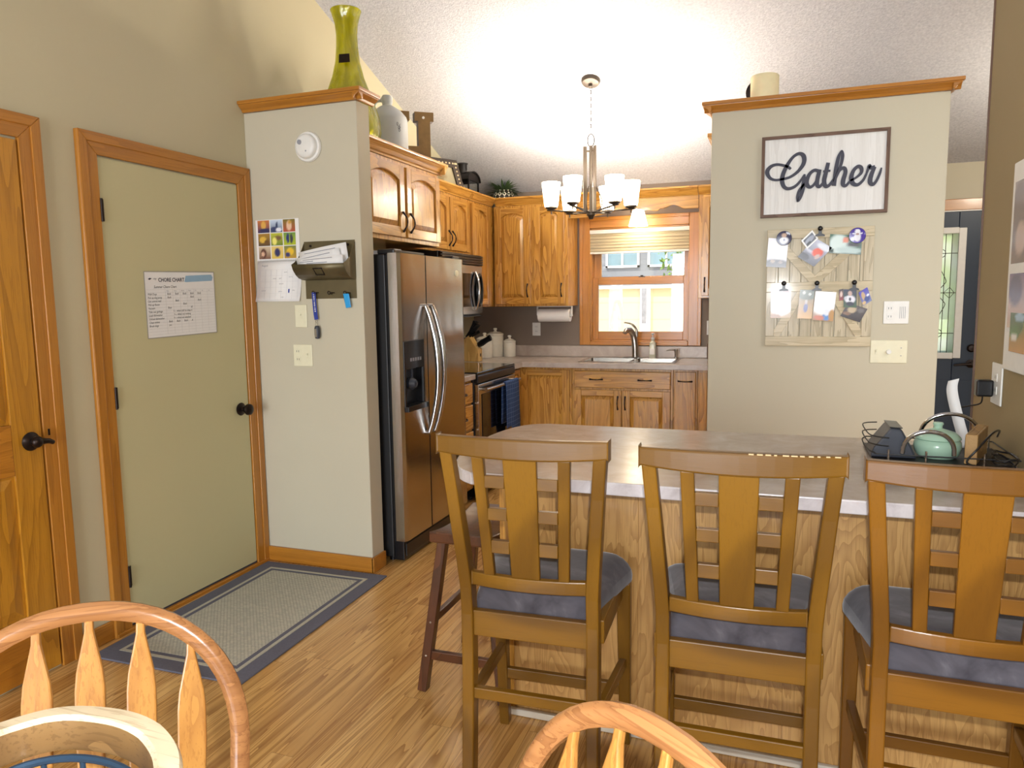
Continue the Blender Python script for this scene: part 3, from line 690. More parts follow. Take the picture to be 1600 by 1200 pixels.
# base cabinets -------------------------------------------------------
YF = 5.71; ZB = .874
def carcass(parent, x0, x1, y0, y1, toe='y'):
    MB().box(x0, x1, y0, y1, .10, ZB).build('carcass', 'oak_z', parent, .002)
    if toe == 'y': MB().box(x0, x1, y0+.07, y1, .001, .099).build('toe_kick', 'black', parent)
    else: MB().box(x0, x1-.07, y0, y1, .001, .099).build('toe_kick', 'black', parent)
b1 = thing('base_cabinet', 'oak base cabinet with one wide door in the corner left of the sink', 'cabinet', (-1.8, 6.0, 0))
carcass(b1, -2.0, -1.552, YF, YB-.005)
door(b1, on_y(YF, -1.985, .115), .415, .74, False, wood_h='oak_x', sw=.06)
bl = thing('base_cabinet', 'narrow oak base cabinet end between the range and the corner', 'cabinet', (-2.3, 5.6, 0))
carcass(bl, XL+.002, -2.003, 5.475, YB-.005, 'x')
door(bl, on_x(-2.003, 5.485, .115), .20, .74, False, sw=.045)
b2 = thing('base_cabinet', 'oak sink base cabinet with false drawer front and two doors', 'cabinet', (-1.15, 6.0, 0))
mb = MB().box(-1.55, -1.53, YF, YB-.005, .10, ZB).box(-.765, -.745, YF, YB-.005, .10, ZB).box(-1.53, -.765, YF+.001, YF+.02, .10, ZB).box(-1.53, -.765, YF+.02, YB-.005, .10, .12)
mb.build('carcass', 'oak_z', b2, .002); MB().box(-1.55, -.745, YF+.07, YF+.09, .001, .099).build('toe_kick', 'black', b2)
dr = MB().prism([(0, 0), (.765, 0), (.765, .135), (0, .135)], 0, .02, on_y(YF, -1.529, .717)).build('drawer_front', 'oak_x', b2, .006)
for x in (-1.348, -.962): pull(dr, (x, YF-.02, .785), (1, 0, 0), (0, -1, 0), .10)
d = door(b2, on_y(YF, -1.529, .115), .383, .585, False, wood_h='oak_x', sw=.06); pull(d, (-1.174, YF-.02, .60), (0, 0, 1), (0, -1, 0), .10)
d = door(b2, on_y(YF, -1.137, .115), .373, .585, False, wood_h='oak_x', sw=.06); pull(d, (-1.115, YF-.02, .60), (0, 0, 1), (0, -1, 0), .10)
b3 = thing('base_cabinet', 'tall narrow oak pull-out cabinet front right of the sink', 'cabinet', (-.65, 6.0, 0))
carcass(b3, -.743, -.562, YF, YB-.005)
d = door(b3, on_y(YF, -.733, .115), .158, .742, flat=True, name='pull_out_front'); pull(d, (-.654, YF-.02, .785), (1, 0, 0), (0, -1, 0), .10)
b4 = thing('base_cabinet', 'oak base cabinet at the right end of the sink run beside the partition', 'cabinet', (-.2, 6.0, 0))
carcass(b4, -.56, .02, YF, YB-.005)
door(b4, on_y(YF, -.545, .115), .40, .742, False, wood_h='oak_x')
b5 = thing('base_cabinet', 'narrow oak drawer cabinet between refrigerator and range', 'cabinet', (-2.3, 4.5, 0))
carcass(b5, XL+.002, -2.003, 4.315, 4.692, 'x')
for z0, z1 in ((.715, .855), (.53, .70), (.33, .515), (.125, .315)):
    q = MB().prism([(0, 0), (.34, 0), (.34, z1-z0), (0, z1-z0)], 0, .02, on_x(-2.003, 4.335, z0)).build('drawer_front', 'oak_y', b5, .005)
    pull(q, (-1.983, 4.50, (z0+z1)/2), (0, 1, 0), (1, 0, 0), .10)
b6 = thing('base_cabinet', 'oak base cabinets along the side wall behind the right partition', 'cabinet', (.3, 5.0, 0))
MB().box(.0, .638, 4.36, 5.66, .10, ZB).build('carcass', 'oak_z', b6, .002); MB().box(.07, .638, 4.36, 5.66, .001, .099).build('toe_kick', 'black', b6)
for k in range(3):
    d = door(b6, (lambda k: (lambda a, b, h: (-h, 4.79+k*.43-a, .115+b)))(k), .40, .74, False)
# worktops
SX0, SX1, SY0, SY1 = -1.50, -.765, 5.79, 6.19
wt = MB(); z0, z1 = .876, .914; yf, xf = 5.668, -1.962
wt.box(-.02, .638, 4.36, YF-.045, z0, z1).box(.2, .638, YF-.046, YB-.002, z0, z1).box(XL+.002, xf, 5.474, yf, z0, z1).box(XL+.002, SX0, yf, YB-.002, z0, z1).box(SX1, .2, yf, YB-.002, z0, z1).box(SX0, SX1, yf, SY0, z0, z1).box(SX0, SX1, SY1, YB-.002, z0, z1)
wk = thing('worktop', 'mottled mauve beige laminate worktop along the sink wall', 'worktop', (-1.6, 6.0, .876))
wt.build('top', 'laminate', wk)
MB().box(XL+.025, .2, YB-.022, YB-.003, .915, 1.012).box(XL+.003, XL+.022, 5.474, YB-.022, .915, 1.012).build('backsplash', 'laminate', wk, .004)
MB().box(xf, .2, yf-.008, yf-.0005, .874, .9135).box(xf+.0005, xf+.008, 5.474, yf-.008, .874, .9135).build('front_edge', 'laminate', wk, .003)
ws = thing('worktop', 'short piece of laminate worktop between refrigerator and range', 'worktop', (-2.3, 4.5, .876))
MB().box(XL+.002, -1.965, 4.318, 4.69, .876, .914).build('top', 'laminate', ws, .005)
MB().box(XL+.003, XL+.022, 4.318, 4.69, .915, 1.012).build('backsplash', 'laminate', ws, .004)

# sink and taps --------------------------------------------------------
sk = thing('sink', 'double bowl stainless steel sink set in the worktop', 'sink', (-1.13, 5.99, .914))
rim = MB()
RX0, RX1, RY0, RY1 = SX0-.02, SX1+.02, SY0-.02, SY1+.05
mid = (SX0+SX1)/2+.03
holes = [(SX0+.012, mid-.014), (mid+.014, SX1-.012)]
zt = .9195
rim.box(RX0, holes[0][0], RY0, RY1, .915, zt).box(holes[1][1], RX1, RY0, RY1, .915, zt).box(holes[0][1], holes[1][0], RY0, RY1, .915, zt)
for a, b in holes: rim.box(a, b, RY0, SY0+.012, .915, zt).box(a, b, SY1-.04, RY1, .915, zt)
rim.build('rim', 'steel_small', sk, .002)
for a, b in holes:
    y0, y1 = SY0+.012, SY1-.04; zb = .76; mb = MB()
    mb.add([(a, y0, .918), (b, y0, .918), (b, y1, .918), (a, y1, .918), (a+.02, y0+.02, zb), (b-.02, y0+.02, zb), (b-.02, y1-.02, zb), (a+.02, y1-.02, zb)],
           [(0, 1, 5, 4), (1, 2, 6, 5), (2, 3, 7, 6), (3, 0, 4, 7), (4, 5, 6, 7)])
    mb.build('bowl', 'steel_small', sk, .012, seg=3)
fx, fy = -1.13, 6.205
fa = thing('faucet', 'brushed nickel faucet with arched lever behind the sink', 'faucet', (fx, fy, .92))
mb = MB().lathe([(0, 0), (.10, 0), (.10, .004), (.03, .008), (.028, .012)], (fx, fy, .921), 28, fn=lambda a, z: 1 if abs(math.cos(a)) > .9 else .6+.4*abs(math.cos(a)))
mb.build('base_plate', 'nickel', fa)
MB().tube(spline([(fx, fy, .925), (fx-.002, fy-.002, 1.02), (fx-.016, fy-.006, 1.11), (fx-.04, fy-.04, 1.155), (fx-.062, fy-.09, 1.15), (fx-.068, fy-.11, 1.135)], 5), [.027]*6+[.026]*5+[.025]*5+[.022]*5+[.018]*5, 16).build('spout', 'nickel', fa)
MB().tube(spline([(fx+.012, fy, 1.10), (fx+.008, fy-.004, 1.16), (fx-.03, fy-.02, 1.205), (fx-.09, fy-.04, 1.222)], 5), [.012]*5+[.010]*5+[.007]*5+[.006], 10).build('lever', 'nickel', fa)
sd = thing('soap_dispenser', 'short brushed nickel soap dispenser at the right end of the sink', 'soap dispenser', (-.79, 6.205, .92))
MB().lathe([(0, 0), (.018, 0), (.018, .004), (.012, .008), (.012, .05), (.015, .055), (.015, .075), (0, .077)], (-.79, 6.205, .921), 20).build('body', 'nickel', sd)
MB().tube([(-.79, 6.205, .985), (-.84, 6.185, .99), (-.865, 6.175, .985)], [.006, .005, .004], 8).build('spout', 'nickel', sd)
sb = thing('soap_bottle', 'clear soap bottle with white pump standing behind the sink', 'bottle', (-.985, 6.21, .92))
MB().lathe([(0, 0), (.03, 0), (.031, .006), (.03, .11), (.024, .13), (.013, .14), (.013, .155)], (-.985, 6.215, .921), 20, fn=lambda a, z: 1/max(abs(math.cos(a)), abs(math.sin(a)))*.85 if z < .12 else 1).build('bottle_body', plain('pale soap gel', (206, 204, 184), .1), sb)
MB().box(-1.005, -.965, 6.1862, 6.1872, .95, 1.0).build('sticker', 'paper', sb)
MB().lathe([(0, .155), (.014, .155), (.014, .17), (.005, .172), (.005, .195), (.012, .196), (.012, .207), (0, .208)], (-.985, 6.215, .921), 16).tube([(-.985, 6.215, 1.124), (-.985, 6.18, 1.126), (-.985, 6.165, 1.12)], .005, 8).build('pump', 'white', sb)

# refrigerator ---------------------------------------------------------
FX = -1.86; FY0, FYM, FY1, FZ = 3.43, 3.742, 4.285, 1.675
fr = thing('refrigerator', 'side by side stainless refrigerator with black case and door dispenser', 'refrigerator', (-2.2, 3.85, 0))
MB().box(XL+.03, FX-.085, FY0+.006, FY1-.006, .03, FZ-.005).build('case', 'black_matt', fr, .006)
MB().box(FX-.084, FX-.06, FY0+.012, FY1-.012, .12, FZ-.01).build('gasket', 'black', fr)
def fdoor(y0, y1, cut, left):
    mb = MB(); z0, z1 = .125, FZ; T = .064; n = 14; prof = []
    # convex front with a rolled outer edge
    w = y1-y0
    for i in range(n+1):
        t = i/n; y = y0+w*t; e = 0
        ed = (y-y0) if left else (y1-y)
        if ed < .03: e = -.012*(1-ed/.03)**2
        prof.append((y, FX+e))
    zs = [z0, z1] if not cut else [z0, cut[2], cut[3], z1]
    for k in range(len(zs)-1):
        for i in range(n):
            ya, xa = prof[i]; yb, xb = prof[i+1]
            if cut and k == 1 and ya >= cut[0]-1e-6 and yb <= cut[1]+1e-6: continue
            mb.add([(xa, ya, zs[k]), (xb, yb, zs[k]), (xb, yb, zs[k+1]), (xa, ya, zs[k+1])], [(0, 1, 2, 3)])
    xb_ = FX-T
    mb.add([(prof[0][1], y0, z0), (xb_, y0, z0), (xb_, y0, z1), (prof[0][1], y0, z1)], [(0, 3, 2, 1)])
    mb.add([(prof[-1][1], y1, z0), (xb_, y1, z0), (xb_, y1, z1), (prof[-1][1], y1, z1)], [(0, 1, 2, 3)])
    for z, fl in ((z0, 1), (z1, 0)):
        p = [(x, y, z) for y, x in prof]+[(xb_, y1, z), (xb_, y0, z)]; ids = tuple(range(len(p)))
        mb.add(p, [ids if not fl else ids[::-1]])
    return mb
n = 14; w = FYM-.006-FY0
cy0, cy1 = FY0+w*1/14, FY0+w*12/14
cut = (cy0, cy1, .832, 1.213)
ld_ = fdoor(FY0, FYM-.006, cut, True).build('freezer_door', 'steel', fr)
dpn = MB(); D = FX+.004
dpn.box(D-.006, D, cy0+.001, cy1-.001, 1.06, 1.212).box(D-.006, D, cy0+.001, cy0+.02, .833, 1.06).box(D-.006, D, cy1-.02, cy1-.001, .833, 1.06).box(D-.006, D+.02, cy0+.001, cy1-.001, .833, .862)
dpn.box(D-.05, D-.044, cy0+.02, cy1-.02, .862, 1.06).box(D-.05, D-.006, cy0+.014, cy0+.02, .862, 1.06).box(D-.05, D-.006, cy1-.02, cy1-.014, .862, 1.06).box(D-.05, D-.006, cy0+.02, cy1-.02, 1.06, 1.066).box(D-.05, D-.006, cy0+.02, cy1-.02, .856, .862)
dp_ = dpn.build('dispenser', 'black', ld_, .002)
MB().lathe([(0, 0), (.03, .0), (.036, .02), (.02, .045), (0, .048)], (D-.04, (cy0+cy1)/2, .975), 18, axis='x').tube([(D-.02, (cy0+cy1)/2, 1.06), (D-.02, (cy0+cy1)/2, .985)], .008, 8).build('paddle', 'charcoal', dp_)
bt = MB()
for k in range(5): bt.box(D, D+.001, cy0+.07+k*.028, cy0+.088+k*.028, 1.10, 1.118)
bt.build('buttons', 'print_grey', dp_)
rd_ = fdoor(FYM+.006, FY1, None, False).build('refrigerator_door', 'steel', fr)
for yy, par, sgn in ((FYM-.032, ld_, 1), (FYM+.046, rd_, 1)):
    zt_, zb_ = 1.395, .68; pts = []
    for i in range(15):
        t = i/14; b = math.sin(PI*t); pts.append((FX+.012+.062*b**.8, yy+.012*b, zb_+(zt_-zb_)*t))
    MB().tube(pts, [.0125+.006*math.sin(PI*i/14) for i in range(15)], 12, up=(0, 1, 0)).cyl((FX-.001, yy, zb_), (FX+.02, yy, zb_), .012, n=12).cyl((FX-.001, yy, zt_), (FX+.02, yy, zt_), .012, n=12).build('handle', 'chrome', par)
MB().lathe([(0, 0), (.018, 0), (.017, .004), (0, .006)], (FX, 4.165, 1.588), 20, axis='x', fn=lambda a, z: 1+.35*abs(math.cos(a))).build('badge', 'ivory', rd_)
MB().box(FX-.10, FX-.03, FY0+.02, FY1-.02, .012, .118).box(FX-.031, FX-.024, FY0+.04, FY1-.04, .03, .10).build('base_grille', 'black', fr, .004)
for y0, y1 in ((FY0+.01, FY0+.10), (FY1-.10, FY1-.01)): MB().box(FX-.13, FX-.03, y0, y1, FZ-.004, FZ+.022).build('hinge_cover', 'black', fr, .006)
for y in (FY0+.06, FY1-.06):
    for x in (XL+.1, FX-.12): MB().cyl((x, y, 0), (x, y, .035), .02, n=12).build('foot', 'black', fr)
tr_ = thing('baking_tray', 'thin dark baking tray lying on top of the refrigerator', 'tray', (-2.3, 3.75, FZ+.002))
MB().box(-2.55, -2.0, 3.56, 3.98, FZ-.003, FZ+.005).box(-2.0, -1.985, 3.56, 3.98, FZ-.003, FZ+.03).box(-2.55, -2.535, 3.56, 3.98, FZ-.003, FZ+.03).build('pan', 'black_matt', tr_, .003)
pk = tag(MB().box(-2.45, -2.02, 3.60, 3.90, FZ+.006, FZ+.018).box(-2.46, -2.03, 3.61, 3.89, FZ+.019, FZ+.028).build('paper_pile', 'paper', None, .001), 'flat papers lying on the tray on top of the refrigerator', 'papers')

# range, microwave -----------------------------------------------------
RX, RY0_, RY1_ = -1.955, 4.697, 5.468
rg = thing('range', 'stainless slide-in electric range with black glass top', 'range', (-2.3, 5.08, 0))
MB().box(XL+.02, RX-.03, RY0_, RY1_, .03, .90).build('body', 'black', rg, .004)
MB().box(XL+.02, RX-.002, RY0_-.002, RY1_+.002, .901, .922).build('cooktop', 'black_gloss', rg, .004)
MB().box(RX-.03, RX+.003, RY0_+.002, RY1_-.002, .845, .900).build('control_panel', 'black', rg, .005)
od = MB().box(RX-.029, RX+.004, RY0_+.004, RY1_-.004, .27, .838).build('oven_door', 'steel_small', rg, .004)
MB().box(RX+.004, RX+.008, RY0_+.06, RY1_-.06, .31, .765).build('window', 'dark_glass', od, .002)
hz = .80
MB().cyl((RX+.05, RY0_+.03, hz), (RX+.05, RY1_-.03, hz), .013, n=14).cyl((RX+.003, RY0_+.05, hz), (RX+.05, RY0_+.05, hz), .010, n=10).cyl((RX+.003, RY1_-.05, hz), (RX+.05, RY1_-.05, hz), .010, n=10).build('handle', 'steel_small', od)
q = MB().box(RX-.029, RX+.002, RY0_+.004, RY1_-.004, .08, .262).build('storage_drawer', 'steel_small', rg, .004)
for y in (RY0_+.05, RY1_-.05): MB().cyl((RX-.1, y, 0), (RX-.1, y, .035), .02, n=12).build('foot', 'black', rg)
# towel folded over the oven handle
tw = MB(); ty0, ty1 = 5.08, 5.38
path = [(RX+.028, .50), (RX+.030, .62), (RX+.032, .76), (RX+.036, .808), (RX+.05, .818), (RX+.064, .808), (RX+.068, .76), (RX+.070, .60), (RX+.072, .47), (RX+.071, .40)]
N = 9
for i, (x, z) in enumerate(path):
    for j in range(N+1):
        t = j/N; dx = .004*math.sin(t*9+i*.4)*(1 if i > 5 else .5); tw.v.append((x+dx, ty0+(ty1-ty0)*t, z-(.05*(t > .45) if i < 2 else 0)+(.07*(t < .35) if i == 9 else 0)))
for i in range(len(path)-1):
    for j in range(N): a = i*(N+1)+j; tw.f.append((a, a+1, a+N+2, a+N+1)); tw.mi.append(0)
tag(tw.build('dish_towel', 'towel', None, solid=.004), 'blue checked dish towel hanging over the oven door handle', 'towel')
mw = thing('microwave', 'stainless over-the-range microwave with black window', 'microwave', (-2.4, 5.08, 1.30))
MX = -2.20; m0, m1 = 4.705, 5.462
MB().box(XL+.005, MX-.04, m0, m1, 1.305, 1.772).build('body', 'black', mw, .004)
gr_ = MB()
for k in range(4): gr_.box(MX-.04, MX-.006-.004*k*0, m0+.002, m1-.002, 1.693+k*.019, 1.706+k*.019)
gr_.box(MX-.04, MX-.02, m0+.002, m1-.002, 1.69, 1.77).build('vent_grille', 'black', mw, .002)
dm = MB(); n = 12; dz0, dz1 = 1.32, 1.685
pr_ = [(m0+.003+(m1-m0-.006)*i/n, MX-.018+.02*math.sin(PI*i/n)) for i in range(n+1)]
dm.prism([(y, x) for y, x in pr_]+[(m1-.003, MX-.04), (m0+.003, MX-.04)], dz0, dz1, lambda a, b, h: (b, a, h))
dmo = dm.build('door', 'steel_small', mw)
wn_ = MB().prism([(y, x+.0015) for y, x in pr_[1:12]]+[(pr_[11][0], pr_[11][1]-.004), (pr_[1][0], pr_[1][1]-.004)], 1.375, 1.625, lambda a, b, h: (b, a, h)).build('window', 'dark_glass', dmo)
MB().tube([(MX+.004+.03*math.sin(PI*i/8)**.7, 5.27, 1.35+.29*i/8) for i in range(9)], .011, 10).build('handle', 'chrome', dmo)
lp = [(MX+.002+.001, 5.355+.05*math.cos(a/20*2*PI), 1.50+.12*math.sin(a/20*2*PI)) for a in range(20)]
MB().tube(lp, .012, 8, True).build('control_ring', 'black', dmo)
MB().box(MX-.09, MX-.01, m0+.05, m1-.05, 1.297, 1.305).build('under_light', 'black', mw)
# ------------------------------------------------------------------ sink wall small things
KB = thing('knife_block', 'slanted light wood knife block beside the canisters', 'knife block', (-2.44, 5.70, .914))
def kb_map(a, b, h): return (-2.465+a, 5.68+h, .9155+b)
MB().prism([(0, 0), (.13, 0), (.13, .10), (.10, .13), (.045, .215), (-.035, .16), (0, .09)], -.045, .045, kb_map).build('block', 'block_wood', KB, .003)
MB().box(-2.3345, -2.3335, 5.672, 5.69, .955, .98).build('brand_mark', 'bronze', KB)
kn = 0
labs = ['black-handled knife low in the row of the block nearest the refrigerator', 'lowest black-handled knife in the row of the block nearest the canisters', 'middle black-handled knife in the row nearest the refrigerator', 'middle black-handled knife in the row nearest the canisters', 'topmost black-handled knife in the row nearest the refrigerator', 'topmost black-handled knife in the row nearest the canisters', 'wide black shears handle low in the block']
def knife(a, b, h, L, w, lab, big=False):
    th_k = math.radians(30+(a+.022)*560); d = Vector((math.cos(th_k), h*2, math.sin(th_k))).normalized() if not big else Vector((.85, .05, .5)).normalized()
    p = Vector(kb_map(a, b, h)); k = thing('knife', lab, 'knife', p, 0, 'knives in the block')
    MB().bar(p-d*.05, p+d*.012, .004, w*.7, (0, 1, 0)).build('bolster', 'steel_small', k)
    MB().tube([p+d*.012, p+d*(.02+L*.3), p+d*(.02+L*.7), p+d*(.02+L)], [w*.5, w*.62, w*.52, w*.6], 8, flat=.6).build('handle', 'black', k)
for (a, b, h, L, w), lab in zip([(-.022, .170, -.026, .13, .028), (-.022, .170, .02, .14, .028), (.012, .192, -.026, .145, .028), (.012, .192, .02, .135, .028), (.040, .210, -.026, .12, .026), (.040, .210, .02, .115, .026)], labs): knife(a, b, h, L, w, lab)
knife(.102, .128, 0, .12, .055, labs[6], True)
def canister(x, y, r, h, lab):
    c = thing('canister', lab, 'canister', (x, y, .9145), 0, 'cream ceramic canisters')
    MB().lathe([(0, 0), (r*.94, 0), (r, .006), (r, h*.55), (r*1.02, h*.58), (r, h*.61), (r, h-.004), (r*.97, h)], (x, y, .9148), 32).build('jar', 'cream', c)
    MB().lathe([(r*.99, h+.001), (r*1.03, h+.004), (r*1.02, h+.016), (r*.6, h+.032), (.014, h+.036), (.010, h+.045), (.018, h+.055), (.014, h+.066), (0, h+.068)], (x, y, .9148), 32).build('lid', 'cream', c)
canister(-2.445, 6.055, .072, .155, 'cream ceramic lidded canister in front, right next to the knife block')
canister(-2.405, 6.215, .075, .19, 'tallest cream lidded canister against the back wall')
canister(-2.27, 6.22, .055, .125, 'small cream lidded canister on the right of the three')
pt = thing('paper_towel_roll', 'white paper towel roll on a holder under the wall cabinet', 'paper towel', (-1.81, 6.12, 1.28))
MB().lathe([(.02, 0), (.055, 0), (.055, .28), (.02, .28)], (-1.955, 6.12, 1.285), 28, axis='x').build('roll', 'paper', pt)
MB().cyl((-1.965, 6.12, 1.285), (-1.655, 6.12, 1.285), .010, n=10).box(-1.664, -1.658, 6.105, 6.135, 1.285, 1.363).box(-1.972, -1.966, 6.105, 6.135, 1.285, 1.363).box(-1.972, -1.658, 6.105, 6.135, 1.358, 1.3635).build('holder', 'white', pt)
def plate(name, lab, cat, mp, w, h, mat, kind, cols):
    t = thing(name, lab, cat, mp(w/2, h/2, 0))
    MB().prism([(0, 0), (w, 0), (w, h), (0, h)], .0005, .006, mp).build('cover_plate', mat, t, .003)
    n = len(kind)
    for i, k in enumerate(kind):
        cx = w*(i+.5)/n; cy = h/2
        if k == 's':
            m = MB().prism([(cx-.006, cy-.013), (cx+.006, cy-.013), (cx+.006, cy+.013), (cx-.006, cy+.013)], .006, .008, mp)
            m.prism([(cx-.004, cy+.001), (cx+.004, cy+.001), (cx+.004, cy+.011), (cx-.004, cy+.011)], .008, .015, mp); m.build('switch', mat, t, .001)
        elif k == 'd':
            m = MB(); o = Vector(mp(cx, cy, .006)); o2 = Vector(mp(cx, cy, .022)); m.cyl(o, o2, .012, .011, 18); m.build('dimmer_knob', 'white', t)
        elif k == 'o':
            m = MB()
            for dy in (-.021, .021): m.prism([(cx-.014, cy+dy-.013), (cx+.014, cy+dy-.013), (cx+.014, cy+dy+.013), (cx-.014, cy+dy+.013)], .006, .008, mp)
            m.build('receptacle', mat, t, .003); s = MB()
            for dy in (-.021, .021):
                for dx in (-.006, .006): s.prism([(cx+dx-.0012, cy+dy-.004), (cx+dx+.0012, cy+dy-.004), (cx+dx+.0012, cy+dy+.006), (cx+dx-.0012, cy+dy+.006)], .008, .0084, mp)
            s.build('slots', 'charcoal', t)
        elif k == 'u':
            s = MB()
            for dx in (-.012, -.004, .004, .012): s.prism([(cx+dx-.001, cy-.03), (cx+dx+.001, cy-.03), (cx+dx+.001, cy+.03), (cx+dx-.001, cy+.03)], .006, .0068, mp)
            s.build('vents', 'print_grey', t)
        elif k == 'x':
            s = MB()
            for dy in (-.02, .02): s.prism([(cx-.003, cy+dy-.002), (cx+.003, cy+dy-.002), (cx+.003, cy+dy+.002), (cx-.003, cy+dy+.002)], .006, .007, mp)
            s.build('screws', 'print_grey', t)
    return t
plate('wall_outlet', 'white electrical outlet on the taupe wall below the paper towels', 'outlet', on_y(YB, -2.083, 1.098), .076, .118, 'white', 'o', None)
plate('wall_outlet', 'white outlet plate right of the window, half hidden by the partition', 'outlet', on_y(YB, -.555, 1.11), .076, .118, 'white', 'o', None)
ub_ = thing('crock', 'small dark brown crock in the far right corner of the worktop', 'crock', (-.50, 6.22, .915))
MB().lathe([(0, 0), (.04, 0), (.044, .01), (.044, .12), (.038, .135), (.038, .15), (.03, .15), (.03, .02), (0, .02)], (-.50, 6.24, .9155), 24).build('jar', plain('dark brown glaze', (96, 74, 60), .3), ub_)
bn = thing('window_shade', 'beige cellular shade with white headrail at the top of the kitchen window', 'blind', (-1.126, YB-.02, 1.81))
by = YB+.012
MB().box(WX0+.003, WX1-.003, by-.03, by+.02, 1.976, 2.009).build('headrail', 'trim_white', bn, .003)
cel = [];
for i in range(13): cel.append((by-.012-(.006 if i % 2 else 0), 1.822+i*.0128))
for i in range(13)[::-1]: cel.append((by+.006+(.006 if i % 2 else 0), 1.822+i*.0128))
MB().prism(cel, WX0+.006, WX1-.006, lambda a, b, h: (h, a, b)).build('cellular_fabric', 'shade_fabric', bn, smooth=False)
MB().box(WX0+.004, WX1-.004, by-.022, by+.016, 1.806, 1.822).build('bottom_rail', 'trim_white', bn, .003)
sl = thing('pendant_light', 'small lit frosted glass shade behind the valance above the window shade', 'lamp', (-1.10, 6.14, 2.01))
MB().lathe([(.038, .135), (.045, .128), (.062, .06), (.078, 0), (.074, 0), (.058, .06), (.04, .125)], (-1.10, 6.14, 2.012), 28).build('glass_shade', 'shade_glow', sl)
MB().cyl((-1.10, 6.14, 2.14), (-1.10, 6.14, 2.17), .03, n=18).cyl((-1.10, 6.14, 2.168), (-1.10, YB-.012, 2.18), .010, n=10).cyl((-1.10, YB-.014, 2.18), (-1.10, YB-.001, 2.18), .03, n=20).build('stem', 'pewter', sl)

# ------------------------------------------------------------------ chandelier
CX, CY = -1.207, 4.95; ZT = zc(CY)
ch = thing('chandelier', 'six-arm pewter chandelier with lit frosted glass shades', 'chandelier', (CX, CY, 1.98))
sl_ = math.atan(.36)
MB().lathe([(0, -.05), (.012, -.05), (.014, -.03), (.055, -.024), (.064, -.012), (.064, .012), (0, .012)], (0, 0, 0), 28).build('canopy', 'pewter', ch, local=True)
cn = [o for o in bpy.data.objects if o.parent == ch][0]; cn.location = (0, 0, ZT-1.98-.002); cn.rotation_euler = (-sl_, 0, 0)
zl = 2.52; nl = 13
mb = MB()
for k in range(nl):
    z = zl+.015+(ZT-.06-zl)*(k+.5)/nl; a = (k % 2)*PI/2; hh = (ZT-.06-zl)/nl*.66
    mb.tube([(CX+math.cos(a)*.008*math.cos(t/10*2*PI), CY+math.sin(a)*.008*math.cos(t/10*2*PI), z+hh*math.sin(t/10*2*PI)) for t in range(10)], .002, 5, True)
mb.build('chain', 'bronze', ch)
MB().tube([(CX+.023*math.cos(t/18*2*PI), CY, 2.475+.042*math.sin(t/18*2*PI)) for t in range(18)], .0032, 6, True).build('loop', 'bronze', ch)
co = MB().cyl((CX, CY, 1.985), (CX, CY, 2.44), .011, n=14)
for a in (13.8+190, 13.8-50, 13.8+70):
    a = math.radians(a); x, y = CX+.04*math.cos(a), CY+.04*math.sin(a)
    co.bar((x, y, 2.0), (x, y, 2.435), .006, .024, (math.cos(a), math.sin(a), 0))
    co.bar((CX, CY, 2.405), (x*1.0+.012*math.cos(a), y+.012*math.sin(a), 2.405), .006, .012)
co.lathe([(0, -.03), (.012, -.028), (.02, -.01), (.03, 0), (.03, .02), (.016, .035), (0, .036)], (CX, CY, 1.985), 20)
co.build('column', 'pewter', ch)
spots = []
for k in range(6):
    a = math.radians(4+13.8+60*k); c, s = math.cos(a), math.sin(a); R = .268; P = lambda r, z, t=0: (CX+r*c-t*s, CY+r*s+t*c, z)
    am = MB()
    for t in (-.009, .009): am.tube([P(.02, 2.0, t), P(.15, 2.012, t), P(R+.03, 2.022, t)], .0038, 6)
    for r in (.12, .20): am.bar(P(r, 2.012, -.013), P(r, 2.012, .013), .006, .006)
    am.cyl(P(R, 1.995), P(R, 2.03), .005, n=8)
    if k % 2 == 0: am.tube(spline([P(.05, 2.0), P(.075, 2.06), P(.06, 2.12), P(.035, 2.17)], 4), .004, 6)
    ar = am.build('arm', 'pewter', ch)
    MB().lathe([(0, 2.022), (.012, 2.022), (.040, 2.034), (.040, 2.042), (0, 2.042)], (CX+R*c, CY+R*s, 0), 20).build('cup', 'pewter', ar)
    MB().lathe([(.03, 2.043), (.043, 2.044), (.047, 2.06), (.063, 2.20), (.062, 2.205), (.060, 2.20), (.044, 2.06), (.0, 2.05)], (CX+R*c, CY+R*s, 0), 28).build('glass_shade', 'shade_glow', ar)
    spots.append(P(R, 2.19))

# ------------------------------------------------------------------ decor on top of cabinets
vx, vy, vz = -2.235, 3.62, ZU1+.002
vs_ = thing('vase', 'large chartreuse crackle glass vase on the left partition corner', 'vase', (vx, vy, vz))
vp = [(0, 0), (.10, 0), (.125, .01), (.155, .07), (.168, .13), (.165, .19), (.145, .26), (.115, .34), (.085, .42), (.066, .50), (.058, .58), (.056, .64), (.062, .70), (.078, .755), (.083, .765)]
vi = [(r-.006, z) for r, z in vp[:3:-1]]+[(.12, .02), (0, .014)]
MB().lathe(vp+[(.080, .768)]+vi, (vx, vy, vz), 40, fn=lambda a, z: 1+.012*math.sin(a*14)*(1 if z < .5 else 0)).build('glass_body', 'vase', vs_)
MB().prism([(-.038, 0), (.038, -.004), (.036, .04), (-.035, .044)], 0, .001, lambda a, b, h: (vx+.03+a*.9, vy-.078+h-abs(a)*.1, vz+.475+b)).build('sticker', 'bronze', vs_)
jx, jy = -2.20, 3.98
jg = thing('jug', 'grey stoneware jug with a short neck behind the green vase', 'jug', (jx, jy, ZU1))
